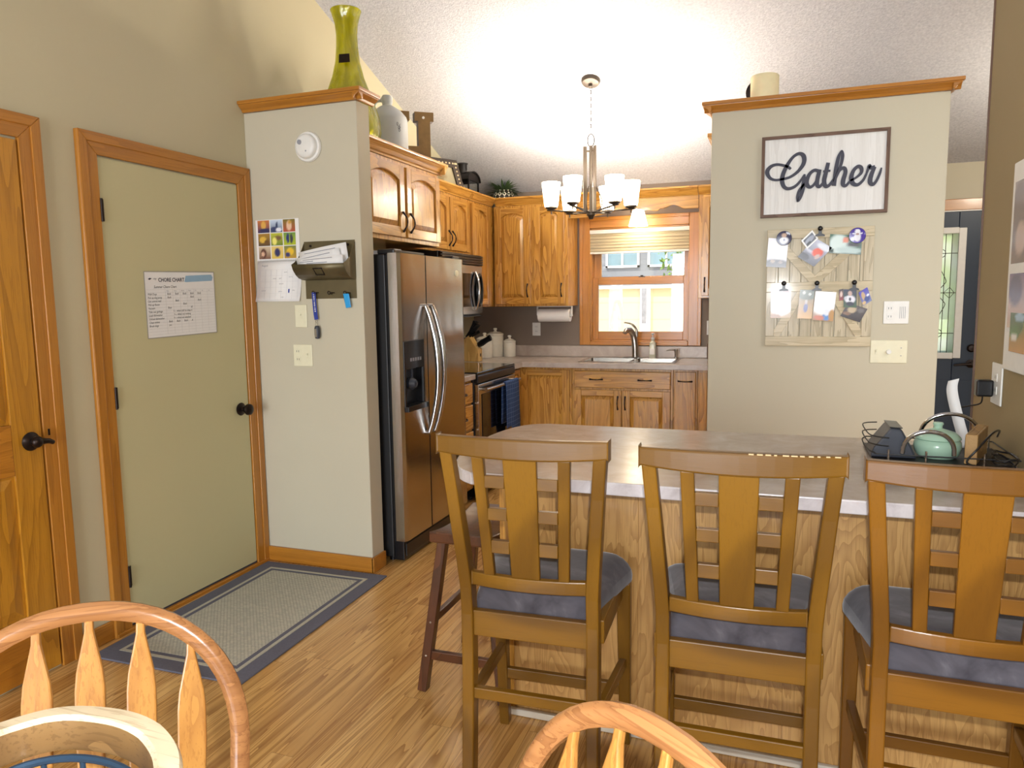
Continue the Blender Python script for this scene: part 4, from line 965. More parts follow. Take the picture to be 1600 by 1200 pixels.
MB().lathe([(0, 0), (.112, 0), (.117, .01), (.117, .265), (.11, .285), (.08, .32), (.045, .345), (.03, .352), (.028, .36), (.032, .372), (.033, .40), (.026, .41), (0, .41)], (jx, jy, ZU1+.002), 40).tube(spline([(jx-.03, jy, ZU1+.39), (jx-.075, jy, ZU1+.385), (jx-.10, jy, ZU1+.33), (jx-.098, jy, ZU1+.305)], 4), .012, 10).build('body', 'stoneware', jg)
mk = MB(); 
for dx, dz in ((0, 0), (.012, .012), (-.01, .018), (.004, -.014), (.013, -.006)): mk.tube([(jx+.105+dx*.2+.012*0, jy-.06+dx*1.2+.008*math.cos(t/8*2*PI), ZU1+.21+dz+.010*math.sin(t/8*2*PI)) for t in range(8)], .0012, 4, True)
mk.build('painted_mark', 'letter_black', jg)
# weathered wooden letter H
hl = thing('wooden_letter', 'weathered brown wooden letter H standing on the cabinet', 'letter', (-2.26, 4.24, ZU1))
def serifH():
    p = []; w, h, sw, sh = .27, .37, .075, .055; s = .022
    L = [(0, 0), (sw+2*s, 0), (sw+2*s, sh), (sw+s, sh), (sw+s, h*.28), (w-sw-s, h*.28), (w-sw-s, sh), (w-sw-2*s, sh), (w-sw-2*s, 0), (w, 0), (w, sh), (w-s, sh), (w-s, h-sh), (w, h-sh), (w, h), (w-sw-2*s, h), (w-sw-2*s, h-sh), (w-sw-s, h-sh), (w-sw-s, h*.44), (sw+s, h*.44), (sw+s, h-sh), (sw+2*s, h-sh), (sw+2*s, h), (0, h), (0, h-sh), (s, h-sh), (s, sh), (0, sh)]
    return L
ang = math.radians(38)
hm = lambda a, b, h: (-2.285+math.cos(ang)*a+math.sin(ang)*h*1, 4.155+math.sin(ang)*a-math.cos(ang)*h, ZU1+.002+b)
# two extrusions: pale brown face over a grey body
MB().prism(serifH(), -.03, .03, hm).build('body', plain('grey weathered wood edge', (128, 122, 124), .8), hl, .003)
MB().prism(serifH(), .031, .034, hm).build('face', plain('brown weathered face', (140, 108, 62), .8, var=.2), hl)
MB().cyl(hm(.205, .335, .034), hm(.205, .335, .042), .008, n=10).cyl(hm(.205, .03, .034), hm(.205, .03, .042), .008, n=10).build('nail_heads', 'cream', hl)
# framed picture leaning over the microwave cabinet
pf = thing('framed_picture', 'small picture in a dark stencilled wood frame leaning behind the lantern', 'picture frame', (-2.45, 5.15, ZU1))
an = math.radians(28); pm = lambda a, b, h: (-2.53+math.sin(an)*a+math.cos(an)*h-.10*(b/.36), 5.10+math.cos(an)*a-math.sin(an)*h, ZU1+.002+b)
W_, H_ = .40, .30; f = .06
MB().prism([(0, 0), (W_, 0), (W_, f), (0, f)], 0, .02, pm).prism([(0, H_-f), (W_, H_-f), (W_, H_), (0, H_)], 0, .02, pm).prism([(0, f), (f, f), (f, H_-f), (0, H_-f)], 0, .02, pm).prism([(W_-f, f), (W_, f), (W_, H_-f), (W_-f, H_-f)], 0, .02, pm).build('frame', plain('dark frame paint', (62, 50, 40), .6), pf, .002)
st = MB()
for k in range(12):
    for (a, b) in ((.02+k*.033, .03), (.02+k*.033, H_-.03)): st.cyl(pm(a, b, .020), pm(a, b, .0212), .008, n=7)
for k in range(9):
    for a in (.03, W_-.03): st.cyl(pm(a, .03+k*.030, .020), pm(a, .03+k*.030, .0212), .008, n=7)
st.build('stencil_dots', plain('stencil cream', (214, 196, 150), .7), pf)
picture(pf, 'art_print', W_-2*f, H_-2*f, lambda a, b, h: pm(f+a, f+b, .004+h), ((176, 164, 130), (150, 138, 104)), [(.5, .45, .12, .25, (120, 100, 60)), (.55, .6, .2, .1, (140, 120, 80))], 14, 'photo_matt')
# lantern
lx, ly = -2.43, 5.66
lt = thing('lantern', 'black metal lantern with curved roof and glass sides holding greenery', 'lantern', (lx, ly, ZU1))
lm = lambda a, b, h: (lx+h, ly+a, ZU1+.002+b)
arc = [(.13*math.cos(PI*k/14), .17+.075*math.sin(PI*k/14)) for k in range(15)]
MB().prism(arc+[(.122*math.cos(PI*k/14), .168+.068*math.sin(PI*k/14)) for k in range(15)][::-1], -.085, .085, lm).prism([(.115*math.cos(PI*k/14), .168+.065*math.sin(PI*k/14)) for k in range(15)], .07, .074, lm).cyl(lm(-.05, .22, 0), lm(-.05, .30, 0), .036, n=18).cyl(lm(-.05, .298, 0), lm(-.05, .306, 0), .043, n=18).build('roof', 'black_frame', lt)
cg = MB()
for a in (-.10, .10):
    for h in (-.07, .07): cg.box(lx+h-.006, lx+h+.006, ly+a-.006, ly+a+.006, ZU1+.012, ZU1+.18)
cg.box(lx-.078, lx+.078, ly-.108, ly+.108, ZU1+.002, ZU1+.014).build('frame', 'black_frame', lt)
MB().box(lx+.066, lx+.068, ly-.094, ly+.094, ZU1+.015, ZU1+.178).build('glass_pane', 'glass', lt)
def fronds(c, n, L, mat, name, parent, dome=.6, w=.012, up0=.15):
    mb = MB()
    for k in range(n):
        a = random.uniform(0, 2*PI); e = random.uniform(up0, dome*PI/2); l = L*random.uniform(.6, 1); d = Vector((math.cos(a)*math.cos(e), math.sin(a)*math.cos(e), math.sin(e)))
        p = [Vector(c)+d*l*t+Vector((0, 0, -.25*l*t*t)) for t in (0, .35, .7, 1)]
        for q in p: q.y = min(q.y, YB-.03); q.z = min(q.z, zc(q.y)-.03)
        s = d.cross(Vector((0, 0, 1))).normalized()*w
        vs = []
        for q, ww in zip(p, (.4, 1, .8, .05)): vs += [q-s*ww, q+s*ww]
        mb.add(vs, [(0, 1, 3, 2), (2, 3, 5, 4), (4, 5, 7, 6)])
    return mb.build(name, mat, parent)
fronds((lx, ly, ZU1+.02), 60, .10, 'leaf_bright', 'greenery', lt)
# fern in patterned pot at the corner
px, py = -2.275, 6.13
fp = thing('potted_fern', 'small fern in a black and white patterned round pot in the cabinet corner', 'plant', (px, py, ZU1))
def diamonds():
    t = NT('black white lattice glaze'); o = t.obj(); s = t.n('ShaderNodeSeparateXYZ'); t.l(o, s.inputs[0])
    an_ = t.math('MULTIPLY', t.math('ARCTAN2', s.outputs[1], s.outputs[0]), 14/ (2*PI)); z = t.math('MULTIPLY', s.outputs[2], 22)
    a = t.math('ABSOLUTE', t.math('SUBTRACT', t.math('FRACT', an_), .5)); b = t.math('ABSOLUTE', t.math('SUBTRACT', t.math('FRACT', z), .5))
    d = t.math('ADD', a, b); ring = t.math('LESS_THAN', t.math('ABSOLUTE', t.math('SUBTRACT', d, .34)), .13)
    t.bsdf(t.mix(ring, lin(40, 34, 26), lin(236, 230, 206)), .35); return t.m
M['lattice'] = diamonds()
MB().lathe([(0, 0), (.06, 0), (.085, .03), (.096, .08), (.09, .125), (.075, .15), (.068, .15), (.07, .13), (0, .12)], (px, py, ZU1+.002), 32).build('pot', 'lattice', fp)
fronds((px, py, ZU1+.13), 190, .22, 'leaf', 'fronds', fp, .6, .010, .02)

# candle on the right partition cap
cdx, cdy = -.098, YQ+.075; zt_ = ZP+.0525
pc = thing('pillar_candle', 'thick ivory pillar candle on top of the right partition', 'candle', (cdx, cdy, zt_))
MB().lathe([(0, 0), (.072, 0), (.0725, .004), (.0725, .125), (.069, .13), (.06, .122), (0, .118)], (cdx, cdy, zt_+.001), 36).build('wax', 'candle', pc)
MB().cyl((cdx, cdy, zt_+.118), (cdx, cdy, zt_+.135), .0015, n=6).build('wick', 'black', pc)
sc = thing('candle_sconce', 'round dark metal plate standing behind the ivory candle', 'candle holder', (cdx-.05, cdy+.1, zt_))
MB().lathe([(0, 0), (.07, 0), (.072, .004), (.06, .007), (0, .008)], (cdx-.028, cdy+.087, zt_+.0725), 32, axis='y').build('plate', 'bronze', sc)

# ------------------------------------------------------------------ left partition wall
sm = thing('smoke_detector', 'round white smoke detector high on the left partition', 'smoke detector', (-2.262, YP, 2.207))
MB().lathe([(0, .001), (.074, .001), (.076, .006), (.072, .016), (.062, .018)], (-2.262, YP, 2.207), 36, axis='y').build('base_plate', 'white', sm)
MB().lathe([(.062, .017), (.06, .034), (.054, .042), (.04, .046), (0, .047)], (-2.262, YP, 2.207), 36, axis='y').build('housing', 'white', sm)
MB().cyl((-2.285, YP-.046, 2.225), (-2.285, YP-.05, 2.225), .012, n=16).cyl((-2.25, YP-.044, 2.18), (-2.25, YP-.048, 2.18), .004, n=8).build('test_button', 'print_grey', sm)
cl = thing('wall_calendar', 'photo wall calendar with nine pictures above a month grid', 'calendar', (-2.47, YP, 1.64))
cm = on_y(YP, -2.612, 1.645)
def curlpage(b): return .003+.010*max(0, (.05-b)/.05)**2
pg = MB().prism([(0, 0), (.27, 0), (.27, .213), (0, .213)], .001, .004, cm); pg.build('picture_page', 'paper', cl)
cols_ = [((200, 120, 60), (60, 50, 90)), ((200, 215, 235), (70, 80, 110)), ((120, 110, 40), (180, 80, 60)), ((170, 130, 50), (90, 70, 50)), ((190, 190, 60), (110, 130, 50)), ((110, 150, 70), (180, 190, 40)), ((210, 190, 160), (120, 80, 60)), ((230, 200, 120), (220, 190, 90)), ((120, 130, 70), (190, 150, 50))]
figs = [[(.5, .6, .2, .35, (220, 170, 80)), (.6, .2, .5, .15, (50, 50, 90))], [(.55, .55, .06, .35, (40, 50, 90)), (.3, .25, .3, .2, (60, 70, 110)), (.7, .2, .25, .15, (230, 230, 240))], [(.5, .5, .22, .4, (230, 190, 160)), (.55, .75, .14, .15, (200, 150, 60))], [(.4, .5, .3, .25, (220, 180, 70)), (.7, .3, .2, .2, (110, 80, 40))], [(.6, .6, .3, .2, (120, 90, 60)), (.3, .35, .2, .3, (240, 230, 120))], [(.35, .55, .12, .4, (40, 50, 110)), (.65, .5, .12, .4, (60, 60, 70))], [(.4, .45, .25, .4, (90, 50, 40)), (.35, .4, .15, .2, (220, 180, 150))], [(.5, .5, .25, .35, (50, 50, 100))], [(.5, .55, .3, .3, (230, 190, 50)), (.3, .3, .2, .2, (60, 60, 110))]]
for k in range(9):
    i, j = k % 3, 2-k//3
    picture(cl, 'photo', .074, .064, (lambda i, j: (lambda a, b, h: cm(.014+i*.080+a, .010+j*.068+b, .0045+h)))(i, j), cols_[k], figs[k], 12, 'photo_matt')
gm = lambda a, b, h: cm(-.018+a+.018*(b/.212), -.214+b, h+.012*max(0, (.1-b)/.1)**2)
gp_ = MB(); n = 8
for j in range(n+1):
    for x in (0, .279): gp_.v.append(gm(x, .212*j/n, .003))
for j in range(n): gp_.f.append((2*j, 2*j+1, 2*j+3, 2*j+2)); gp_.mi.append(0)
gpo = gp_.build('month_page', 'paper', cl, solid=.0006)
gl = MB()
for j in range(6): gl.ribbon([(.02, .012+j*.031), (.262, .012+j*.031)], .0006, gm, .0034, .0038)
for i in range(8): gl.ribbon([(.02+i*.0346, .012), (.02+i*.0346, .167)], .0006, gm, .0034, .0038)
gl.build('grid_lines', plain('pale grid', (206, 204, 206), .8), gpo)
tx = MB().text('August', .014, lambda a, b, h: gm(.028+a, .185+b, .0034+h))
for k, (x, y, s) in enumerate([(.17, .15, 'swim'), (.10, .118, 'camp'), (.14, .118, 'ball'), (.20, .125, 'movie'), (.14, .09, 'dentist'), (.03, .055, 'school'), (.14, .05, 'piano'), (.16, .02, 'trip'), (.225, .055, 'lake')]): tx.text(s, .010, lambda a, b, h, x=x, y=y: gm(x+a, y+b, .0034+h), shear=.2)
tx.build('writing', 'print_grey', gpo)
MB().ribbon([(.205, .045), (.205, .065)], .008, gm, .0034, .004).build('blue_mark', 'blue_strap', gpo)
sp_ = MB()
for k in range(26): sp_.tube([cm(.01+k*.0100, -.001+.006*math.cos(t/6*2*PI), .005+.004*math.sin(t/6*2*PI)) for t in range(6)], .0007, 4, True)
sp_.build('wire_binding', 'print_grey', cl)
og = thing('mail_organizer', 'aged metal wall pocket with letter tray and key hooks', 'wall organizer', (-2.165, YP, 1.44))
X0, X1 = -2.316, -2.013
om = on_y(YP, X0, 1.442); OW = X1-X0
MB().prism([(0, 0), (OW, 0), (OW, .293), (0, .293)], .001, .004, om).build('back_panel', 'galv', og, .001)
# pocket: curved front sheet and two shaped cheeks, open at the top
pr2 = [(.004, .096), (.03, .098), (.06, .106), (.085, .122), (.105, .145), (.117, .172)]
pk2 = MB()
for (h, z) in pr2:
    pk2.v += [om(0, z, h), om(OW, z, h)]
for i in range(len(pr2)-1): a = 2*i; pk2.f.append((a, a+1, a+3, a+2)); pk2.mi.append(0)
pk2.build('pocket', 'galv', og, solid=.002)
for a in (0, OW):
    c = MB(); pts = pr2+[(.09, .185), (.06, .205), (.03, .245), (.004, .285)]
    c.prism([(h, z) for h, z in pts], a-.001, a+.001, lambda h, z, q: om(q, z, h)).build('cheek', 'galv', og)
lh = MB(); c0 = om(.125, .128, .0) 
for (a0, a1, t0, t1) in ((.12, .175, .30, .38), (.12, .175, .82, .9), (.12, .126, .3, .9), (.169, .175, .3, .9)):
    def pp(a, t):
        i = 2+t*2.6; k = int(i); q = i-k; h = pr2[k][0]*(1-q)+pr2[min(k+1, 5)][0]*q; z = pr2[k][1]*(1-q)+pr2[min(k+1, 5)][1]*q; return om(a, z-.0015, h+.003)
    lh.add([pp(a0, t0), pp(a1, t0), pp(a1, t1), pp(a0, t1)], [(0, 1, 2, 3)])
lh.build('label_holder', 'bronze', og, solid=.0015)
for x in (.04, OW-.04): MB().cyl(om(x, .27, .004), om(x, .27, .006), .007, n=12).build('screw_head', 'bronze', og)
hooks = [(.045, .032), (.14, .030), (.235, .028)]
for x, z in hooks:
    MB().tube([om(x+.008*math.cos(t/10*2*PI), z+.008*math.sin(t/10*2*PI), .006) for t in range(10)], .0022, 6, True).tube([om(x+.008, z, .006), om(x+.02, z, .007), om(x+.034, z-.001, .008)], .0025, 6).tube([om(x+.02, z, .006), om(x+.021, z-.008, .012), om(x+.021, z-.006, .022), om(x+.021, z+.002, .024)], .0022, 6).build('hook', 'bronze', og)
for k, (a0, a1, z0, z1, h0, tl, lab) in enumerate([(.01, .29, .125, .25, .03, .10, 'folded newspaper at the back of the metal wall pocket'), (.004, .26, .13, .222, .055, .16, 'folded printed flyer in the middle of the metal wall pocket'), (.02, .285, .135, .205, .075, .08, 'white envelope at the front of the metal wall pocket')]):
    t = thing('letter', lab, 'mail', om((a0+a1)/2, z0, h0), 0, 'mail in the wall pocket')
    mm = lambda a, b, h, a0=a0, z0=z0, h0=h0, tl=tl: om(a0+a, z0+b+tl*(a-.1)*(b/.1)*1.2, h0+h+b*.28)
    n_ = 6; mb = MB()
    for i in range(n_+1):
        w_ = (a1-a0)*i/n_; mb.v += [mm(w_, 0, .008*math.sin(i/n_*PI)), mm(w_, z1-z0, .012*math.sin(i/n_*PI))]
    for i in range(n_): mb.f.append((2*i, 2*i+2, 2*i+3, 2*i+1)); mb.mi.append(0)
    mb.build('sheet', 'paper', t, solid=.003)
    b_ = MB()
    for i in range(5):
        L_ = (a1-a0)*(.25+.5*((i*37) % 10)/10); q0 = .02+.02*((i*7) % 3)
        b_.ribbon([(q0+L_*j/5, (z1-z0)*(.35+.13*i)) for j in range(6)], .003 if i else .008, mm, .0135, .0142)
    b_.build('print', 'print_grey', t)
ly_ = thing('lanyard', 'blue strap with a car key fob hanging from the left key hook', 'lanyard', om(.066, .03, .02))
lmap = on_y(YP, X0+.052, 1.30)
MB().ribbon([(.006, .175), (.008, .12), (.012, .06), (.016, .035)], .023, lmap, .019, .021).build('strap', 'blue_strap', ly_)
lt_ = MB()
for k in range(9): lt_.ribbon([(.004+.0007*k, .165-.0105*k), (.008+.0007*k, .160-.0105*k)], .006 if k % 3 else .003, lmap, .0212, .0216)
lt_.build('lettering', 'white', ly_)
MB().tube([lmap(.016+.006*math.cos(t/10*2*PI), .026+.008*math.sin(t/10*2*PI), .02) for t in range(10)], .0015, 5, True).tube([lmap(.016+.008*math.cos(t/10*2*PI), .010+.009*math.sin(t/10*2*PI), .02) for t in range(10)], .001, 5, True).build('clip_ring', 'nickel', ly_)
MB().lathe([(0, 0), (.012, .004), (.015, .02), (.015, .055), (.011, .068), (0, .07)], lmap(.018, -.066, .02), 16, fn=lambda a, z: 1).build('key_fob', 'charcoal', ly_)
MB().box(*[c for p in zip(lmap(.012, -.055, .0362), lmap(.024, -.012, .0352)) for c in p]).build('fob_buttons', 'nickel', ly_)
kt = thing('key_tag', 'bright blue plastic tag hanging from the right key hook', 'key tag', om(.256, .0, .02))
MB().prism([(-.008, .024), (.026, .024), (.036, -.045), (.006, -.05)], .020, .026, on_y(YP, X0+.244, 1.442)).build('tag', 'sky_tag', kt, .003)
MB().prism([(-.012, .018), (-.004, .022), (.008, -.046), (.002, -.04)], .016, .0195, on_y(YP, X0+.244, 1.442)).build('key', 'bronze', kt)
plate('switch_plate', 'single ivory switch plate below the calendar corner', 'light switch', on_y(YP, -2.39, 1.294), .073, .118, 'ivory', 's', None)
plate('switch_plate', 'double ivory switch plate low on the left partition', 'light switch', on_y(YP, -2.41, 1.089), .116, .115, 'ivory', 'os', None)
# chore chart on the sage door
cc = thing('chore_chart', 'white printed chore chart with handwriting on the sage door', 'chart', (XL+.012, 2.75, 1.42))
cmap = lambda a, b, h: (XL+.0122+h, 2.534+a, 1.2765+b-.004+.010*(a/.43))
CW, CH = .43, .297
MB().prism([(0, 0), (CW, 0), (CW, CH), (0, CH)], 0, .0015, cmap).build('sheet', 'paper', cc)
MB().ribbon([(0, 0), (CW, 0)], .004, cmap, .0015, .0022).ribbon([(0, CH), (CW, CH)], .004, cmap, .0015, .0022).ribbon([(0, 0), (0, CH)], .004, cmap, .0015, .0022).ribbon([(CW, 0), (CW, CH)], .004, cmap, .0015, .0022).build('border', plain('grey chart edge', (160, 156, 146), .7), cc)
ms = lambda x, y, s=1: (lambda a, b, h: cmap(x+a*s, y+b, .0016+h))
MB().text('CHORE CHART', .0245, ms(.078, CH-.045, .92), bold=.0006).build('heading', 'letter_black', cc)
MB().prism([(.235, CH-.046), (.245, CH-.018), (.412, CH-.012), (.422, CH-.026), (.415, CH-.042), (.245, CH-.048)], .0016, .002, cmap).build('banner', 'blue_banner', cc)
MB().prism([(.02, CH-.033), (.03, CH-.037), (.042, CH-.03), (.03, CH-.028)], .0016, .002, cmap).text('my', .014, ms(.05, CH-.036), shear=.4).build('logo', 'letter_black', cc)
hw = MB().text('Summer Chore Chart', .0175, ms(.05, CH-.074, .85), shear=.25)
rows = [('Walk Dogs', ['Both', 'Both', 'Both', 'Both', 'Both']), ('Pick up dog poop', ['Both', '', '', 'Both']), ('Get central mail', ['', 'Both', '', '', 'Both']), ('Pick up Room', ['', '', 'Both']), ('Vacuum', ['Bryn', '', '', 'all']), ('Take out garbage', ['<--- when told to swap it']), ('Load dishwasher', [' <--- when not running']), ('Unload dishwasher', ['<--- when not emptied']), ('Clean toilets', ['Both', 'Both', 'Both', 'A']), ('Brush dogs', ['yes'])]
for i, (t, cs_) in enumerate(rows):
    y = CH-.105-i*.0158; hw.text(t, .0135, ms(.012, y, .85), shear=.15)
    for j, c in enumerate(cs_):
        if c: hw.text(c, .0135, ms(.125+j*.047 + (.03 if '<' in c else 0), y, .85), shear=.2)
hw.build('handwriting', 'ink', cc)
gl = MB()
for j in range(16): gl.ribbon([(.008, .014+.0135*j), (CW-.006, .014+.0135*j)], .0006, cmap, .0015, .0017)
for i in range(8): gl.ribbon([(.115+i*.044, .014), (.115+i*.044, .2165)], .0006, cmap, .0015, .0017)
gl.build('grid_lines', plain('chart grid', (190, 188, 184), .8), cc)
for i, d in enumerate(['Mon', 'Tues', 'Weds', 'Thurs', 'Fri', 'Sat', 'Sun']): pass
dy = MB()
for i, d in enumerate(['Mon', 'Tues', 'Weds', 'Thurs', 'Fri', 'Sat', 'Sun']): dy.text(d, .008, ms(.122+i*.044, CH-.09))
dy.build('day_names', 'print_grey', cc)
# ------------------------------------------------------------------ right partition: sign and memo board
sg = thing('wall_sign', 'framed whitewashed sign reading Gather in dark script', 'sign', (.2, YQ, 1.838))
SW, SH = .61, .418
sm_ = on_y(YQ, -.102, 1.838)
MB().prism([(.012, .012), (SW-.012, .012), (SW-.012, SH-.012), (.012, SH-.012)], .001, .012, sm_).build('board', 'white_plank', sg)
f = .016
for p, m in (([(0, 0), (SW, 0), (SW-f, f), (f, f)], 'frame_brown'), ([(0, SH), (f, SH-f), (SW-f, SH-f), (SW, SH)], 'frame_brown'), ([(0, 0), (f, f), (f, SH-f), (0, SH)], 'frame_brown_z'), ([(SW, 0), (SW, SH), (SW-f, SH-f), (SW-f, f)], 'frame_brown_z')):
    MB().prism(p, .001, .024, sm_).build('frame', m, sg, .001)
G = {'G': ([(.146,.246),(.137,.254),(.118,.264),(.078,.274),(.046,.265),(.029,.239),(.043,.208),(.071,.195),(.106,.197),(.145,.206),(.183,.233),(.208,.271),(.207,.307),(.185,.322),(.155,.306),(.126,.264),(.108,.22),(.105,.184),(.116,.156),(.138,.146),(.168,.155),(.193,.18),(.214,.215)], [.010,.011,.011,.011,.014,.018,.013,.010,.010,.011,.013,.017,.018,.013,.012,.015,.018,.018,.016,.013,.012,.010,.006]),
 'g': ([(.214,.215),(.211,.172),(.205,.128),(.194,.093),(.184,.079),(.182,.102),(.19,.133),(.211,.161),(.227,.18)], [.008,.017,.016,.013,.008,.011,.011,.010,.009]),
 'a': ([(.283,.225),(.262,.232),(.239,.215),(.225,.18),(.23,.156),(.247,.148),(.268,.169),(.28,.204),(.284,.222)], [.014,.013,.014,.018,.017,.012,.011,.012,.012]),
 'a2': ([(.286,.234),(.281,.208),(.276,.178),(.277,.155),(.289,.147),(.308,.171),(.318,.197)], [.016,.017,.017,.016,.012,.010,.009]),
 't': ([(.326,.265),(.317,.219),(.309,.175),(.317,.148),(.334,.151),(.352,.177),(.361,.198)], [.015,.017,.018,.016,.012,.010,.008]),
 'tc': ([(.303,.223),(.321,.224),(.338,.224)], [.008]*3),
 'h': ([(.354,.168),(.368,.202),(.387,.253),(.393,.297),(.388,.321),(.375,.294),(.366,.246),(.36,.189),(.356,.147)], [.008,.009,.012,.013,.005,.013,.016,.017,.018]),
 'h2': ([(.357,.15),(.366,.189),(.383,.225),(.402,.233),(.409,.212),(.4,.173),(.4,.151),(.413,.144),(.433,.167)], [.008,.010,.012,.014,.016,.018,.017,.012,.009]),
 'e': ([(.433,.167),(.461,.182),(.483,.205),(.481,.229),(.465,.236),(.445,.214),(.437,.18),(.446,.153),(.468,.145),(.492,.165),(.507,.197)], [.009,.009,.013,.015,.013,.015,.018,.017,.013,.011,.009]),
 'r': ([(.507,.197),(.519,.235),(.525,.225),(.545,.229)], [.008,.014,.013,.014]),
 'r2': ([(.544,.229),(.53,.191),(.525,.156),(.538,.142),(.553,.157),(.568,.193),(.575,.222)], [.013,.017,.018,.014,.011,.010,.006])}
gm_ = MB(); zoff = 0
for k, (pts, wd) in G.items():
    P3 = spline([(x, y, w*1000) for (x, y), w in zip(pts, wd)], 6)
    gm_.ribbon([(p[0], p[1]) for p in P3], [max(.004, p[2]/1000*1.22) for p in P3], sm_, .0122, .0185+zoff); zoff += .0003
gm_.build('lettering', 'letter_black', sg)
pb = thing('memo_board', 'whitewashed plank board with clips holding photographs', 'memo board', (.2, YQ, 1.157))
BW, BH = .518, .617
pm_ = on_y(YQ, -.063, 1.157)
pl = MB()
for k in range(9): pl.prism([(.004+k*.0567, .004), (.004+(k+1)*.0567-.003, .004), (.004+(k+1)*.0567-.003, BH-.004), (.004+k*.0567, BH-.004)], .002, .010, pm_)
pl.build('planks', 'barn', pb, .001)
r_ = .05
for b0, b1 in ((0, r_), (BH-r_, BH), (.288, .338)): MB().prism([(0, b0), (BW, b0), (BW, b1), (0, b1)], .0102, .019, pm_).build('rail', 'barn_x', pb, .002)
for b0, b1 in ((r_, .288), (.338, BH-r_)):
    for a in (0, BW-.045): MB().prism([(a, b0+.001), (a+.045, b0+.001), (a+.045, b1-.001), (a, b1-.001)], .0102, .0185, pm_).build('stile', 'barn', pb, .002)
cxm = BW/2-.02; boff_n = 0
for (p, q) in (((.047, .565), (cxm, .34)), ((BW-.047, .565), (cxm, .34)), ((cxm-.06, .286), (.05, .052)), ((cxm+.09, .286), (BW-.05, .052))):
    boff = .0004*boff_n; boff_n += 1; MB().ribbon([p, q], .042, pm_, .0101, .0160+boff).build('brace', 'barn_x', pb, .001)
def clip(a, b):
    a -= -.063; b -= 1.157
    MB().prism([(a-.024, b-.012), (a+.024, b-.012), (a+.022, b-.004), (a+.008, b+.002), (a+.008, b+.018), (a-.008, b+.018), (a-.008, b+.002), (a-.022, b-.004)], .028, .033, pm_).sphere(pm_(a, b+.028, .03), .013, 8).cyl(pm_(a, b+.005, .018), pm_(a, b+.005, .03), .006, n=8).build('clip', 'black', pb)
for c in ((.196, 1.742), (.026, 1.462), (.189, 1.460), (.368, 1.460)): clip(*c)
def bphoto(c, lab, bg, blobs, h, border=0, n=18, name='photograph', rect=()):
    """c = three corners on the wall plane (x, z): lower-left, lower-right, upper-left"""
    (x0, z0), (x1, z1), (x2, z2) = c; ux, uz = x1-x0, z1-z0; w = math.hypot(ux, uz); vx_, vz_ = x2-x0, z2-z0; hh_ = math.hypot(vx_, vz_)
    t = thing(name, lab, 'photograph', (x0, YQ-h, z0), 0, 'photographs on the memo board')
    picture(t, 'print', w, hh_, lambda a, b, k: (x0+ux*a/w+vx_*b/hh_, YQ-h-k, z0+uz*a/w+vz_*b/hh_), bg, blobs, n, 'photo', border, rect=rect)
    return t
GLARE = (250, 250, 250)  # white glare on the glossy prints, painted into their pictures
bphoto([(-.066,1.581),(.034,1.572),(-.057,1.732)], 'photograph with a dark bleacher crowd at its foot under the left round button', ((225, 225, 235), (200, 195, 200)), [(.5, .62, .5, .32, GLARE), (.5, .1, .7, .18, (60, 50, 50)), (.3, .2, .12, .06, (150, 130, 110)), (.7, .18, .1, .05, (140, 120, 110))], .021)
bphoto([(.09,1.628),(.172,1.574),(.175,1.723)], 'tilted dark photograph with an orange shape under the top middle clip', ((190, 195, 215), (60, 55, 70)), [(.35, .45, .5, .06, (200, 200, 215)), (.62, .55, .26, .2, (226, 74, 24)), (.75, .4, .1, .12, (200, 170, 160)), (.7, .85, .4, .12, (225, 230, 240)), (.2, .15, .3, .15, (44, 38, 48))], .021)
bphoto([(.136,1.667),(.105,1.711),(.189,1.72)], 'small white-bordered black and white photograph over the tilted dark one', ((90, 95, 105), (40, 42, 52)), [(.5, .5, .22, .4, (150, 155, 170)), (.3, .3, .12, .2, (30, 30, 36))], .0235, .008)
bphoto([(.242,1.643),(.394,1.629),(.245,1.74)], 'wide green glossy photograph under the right round button', ((70, 110, 90), (120, 140, 135)), [(.3, .5, .3, .5, (215, 232, 228)), (.6, .2, .4, .18, (190, 210, 208)), (.5, .72, .1, .14, (226, 150, 130)), (.75, .5, .3, .06, (90, 90, 95)), (.06, .15, .1, .1, (40, 60, 50))], .021)
bphoto([(-.037,1.305),(.065,1.307),(-.039,1.457)], 'photograph with white glare painted across its middle under the lower left clip', ((190, 180, 190), (170, 130, 60)), [(.5, .45, .55, .35, GLARE), (.35, .88, .2, .06, (150, 110, 110)), (.75, .9, .2, .05, (160, 90, 80)), (.2, .06, .3, .1, (150, 100, 40))], .021)
bphoto([(.097,1.304),(.169,1.301),(.108,1.455)], 'narrow photograph of a small blue figure on tan ground under the lower middle clip', ((70, 76, 60), (212, 166, 104)), [(.5, .85, .7, .2, (80, 90, 70)), (.3, .9, .1, .06, (200, 200, 190)), (.7, .85, .1, .05, (190, 195, 190)), (.5, .38, .14, .16, (84, 92, 150)), (.5, .58, .1, .08, (180, 170, 170))], .021)
bphoto([(.172,1.295),(.273,1.287),(.184,1.447)], 'bright photograph with a blue figure at its foot right of the narrow one', ((245, 245, 250), (160, 110, 50)), [(.45, .6, .6, .4, GLARE), (.65, .14, .2, .12, (60, 130, 200)), (.65, .3, .15, .12, (220, 225, 235)), (.3, .1, .25, .08, (200, 110, 80)), (.9, .2, .15, .2, (180, 130, 50))], .0225)
bphoto([(.321,1.361),(.383,1.358),(.318,1.454)], 'dark photograph of a player in white under the lower right clip', ((34, 30, 70), (60, 90, 60)), [(.5, .45, .4, .22, (225, 225, 235)), (.5, .78, .16, .14, (190, 160, 150)), (.5, .2, .3, .12, (40, 40, 60)), (.15, .5, .1, .1, (200, 200, 210)), (.5, .46, .1, .1, (60, 60, 80))], .0235)
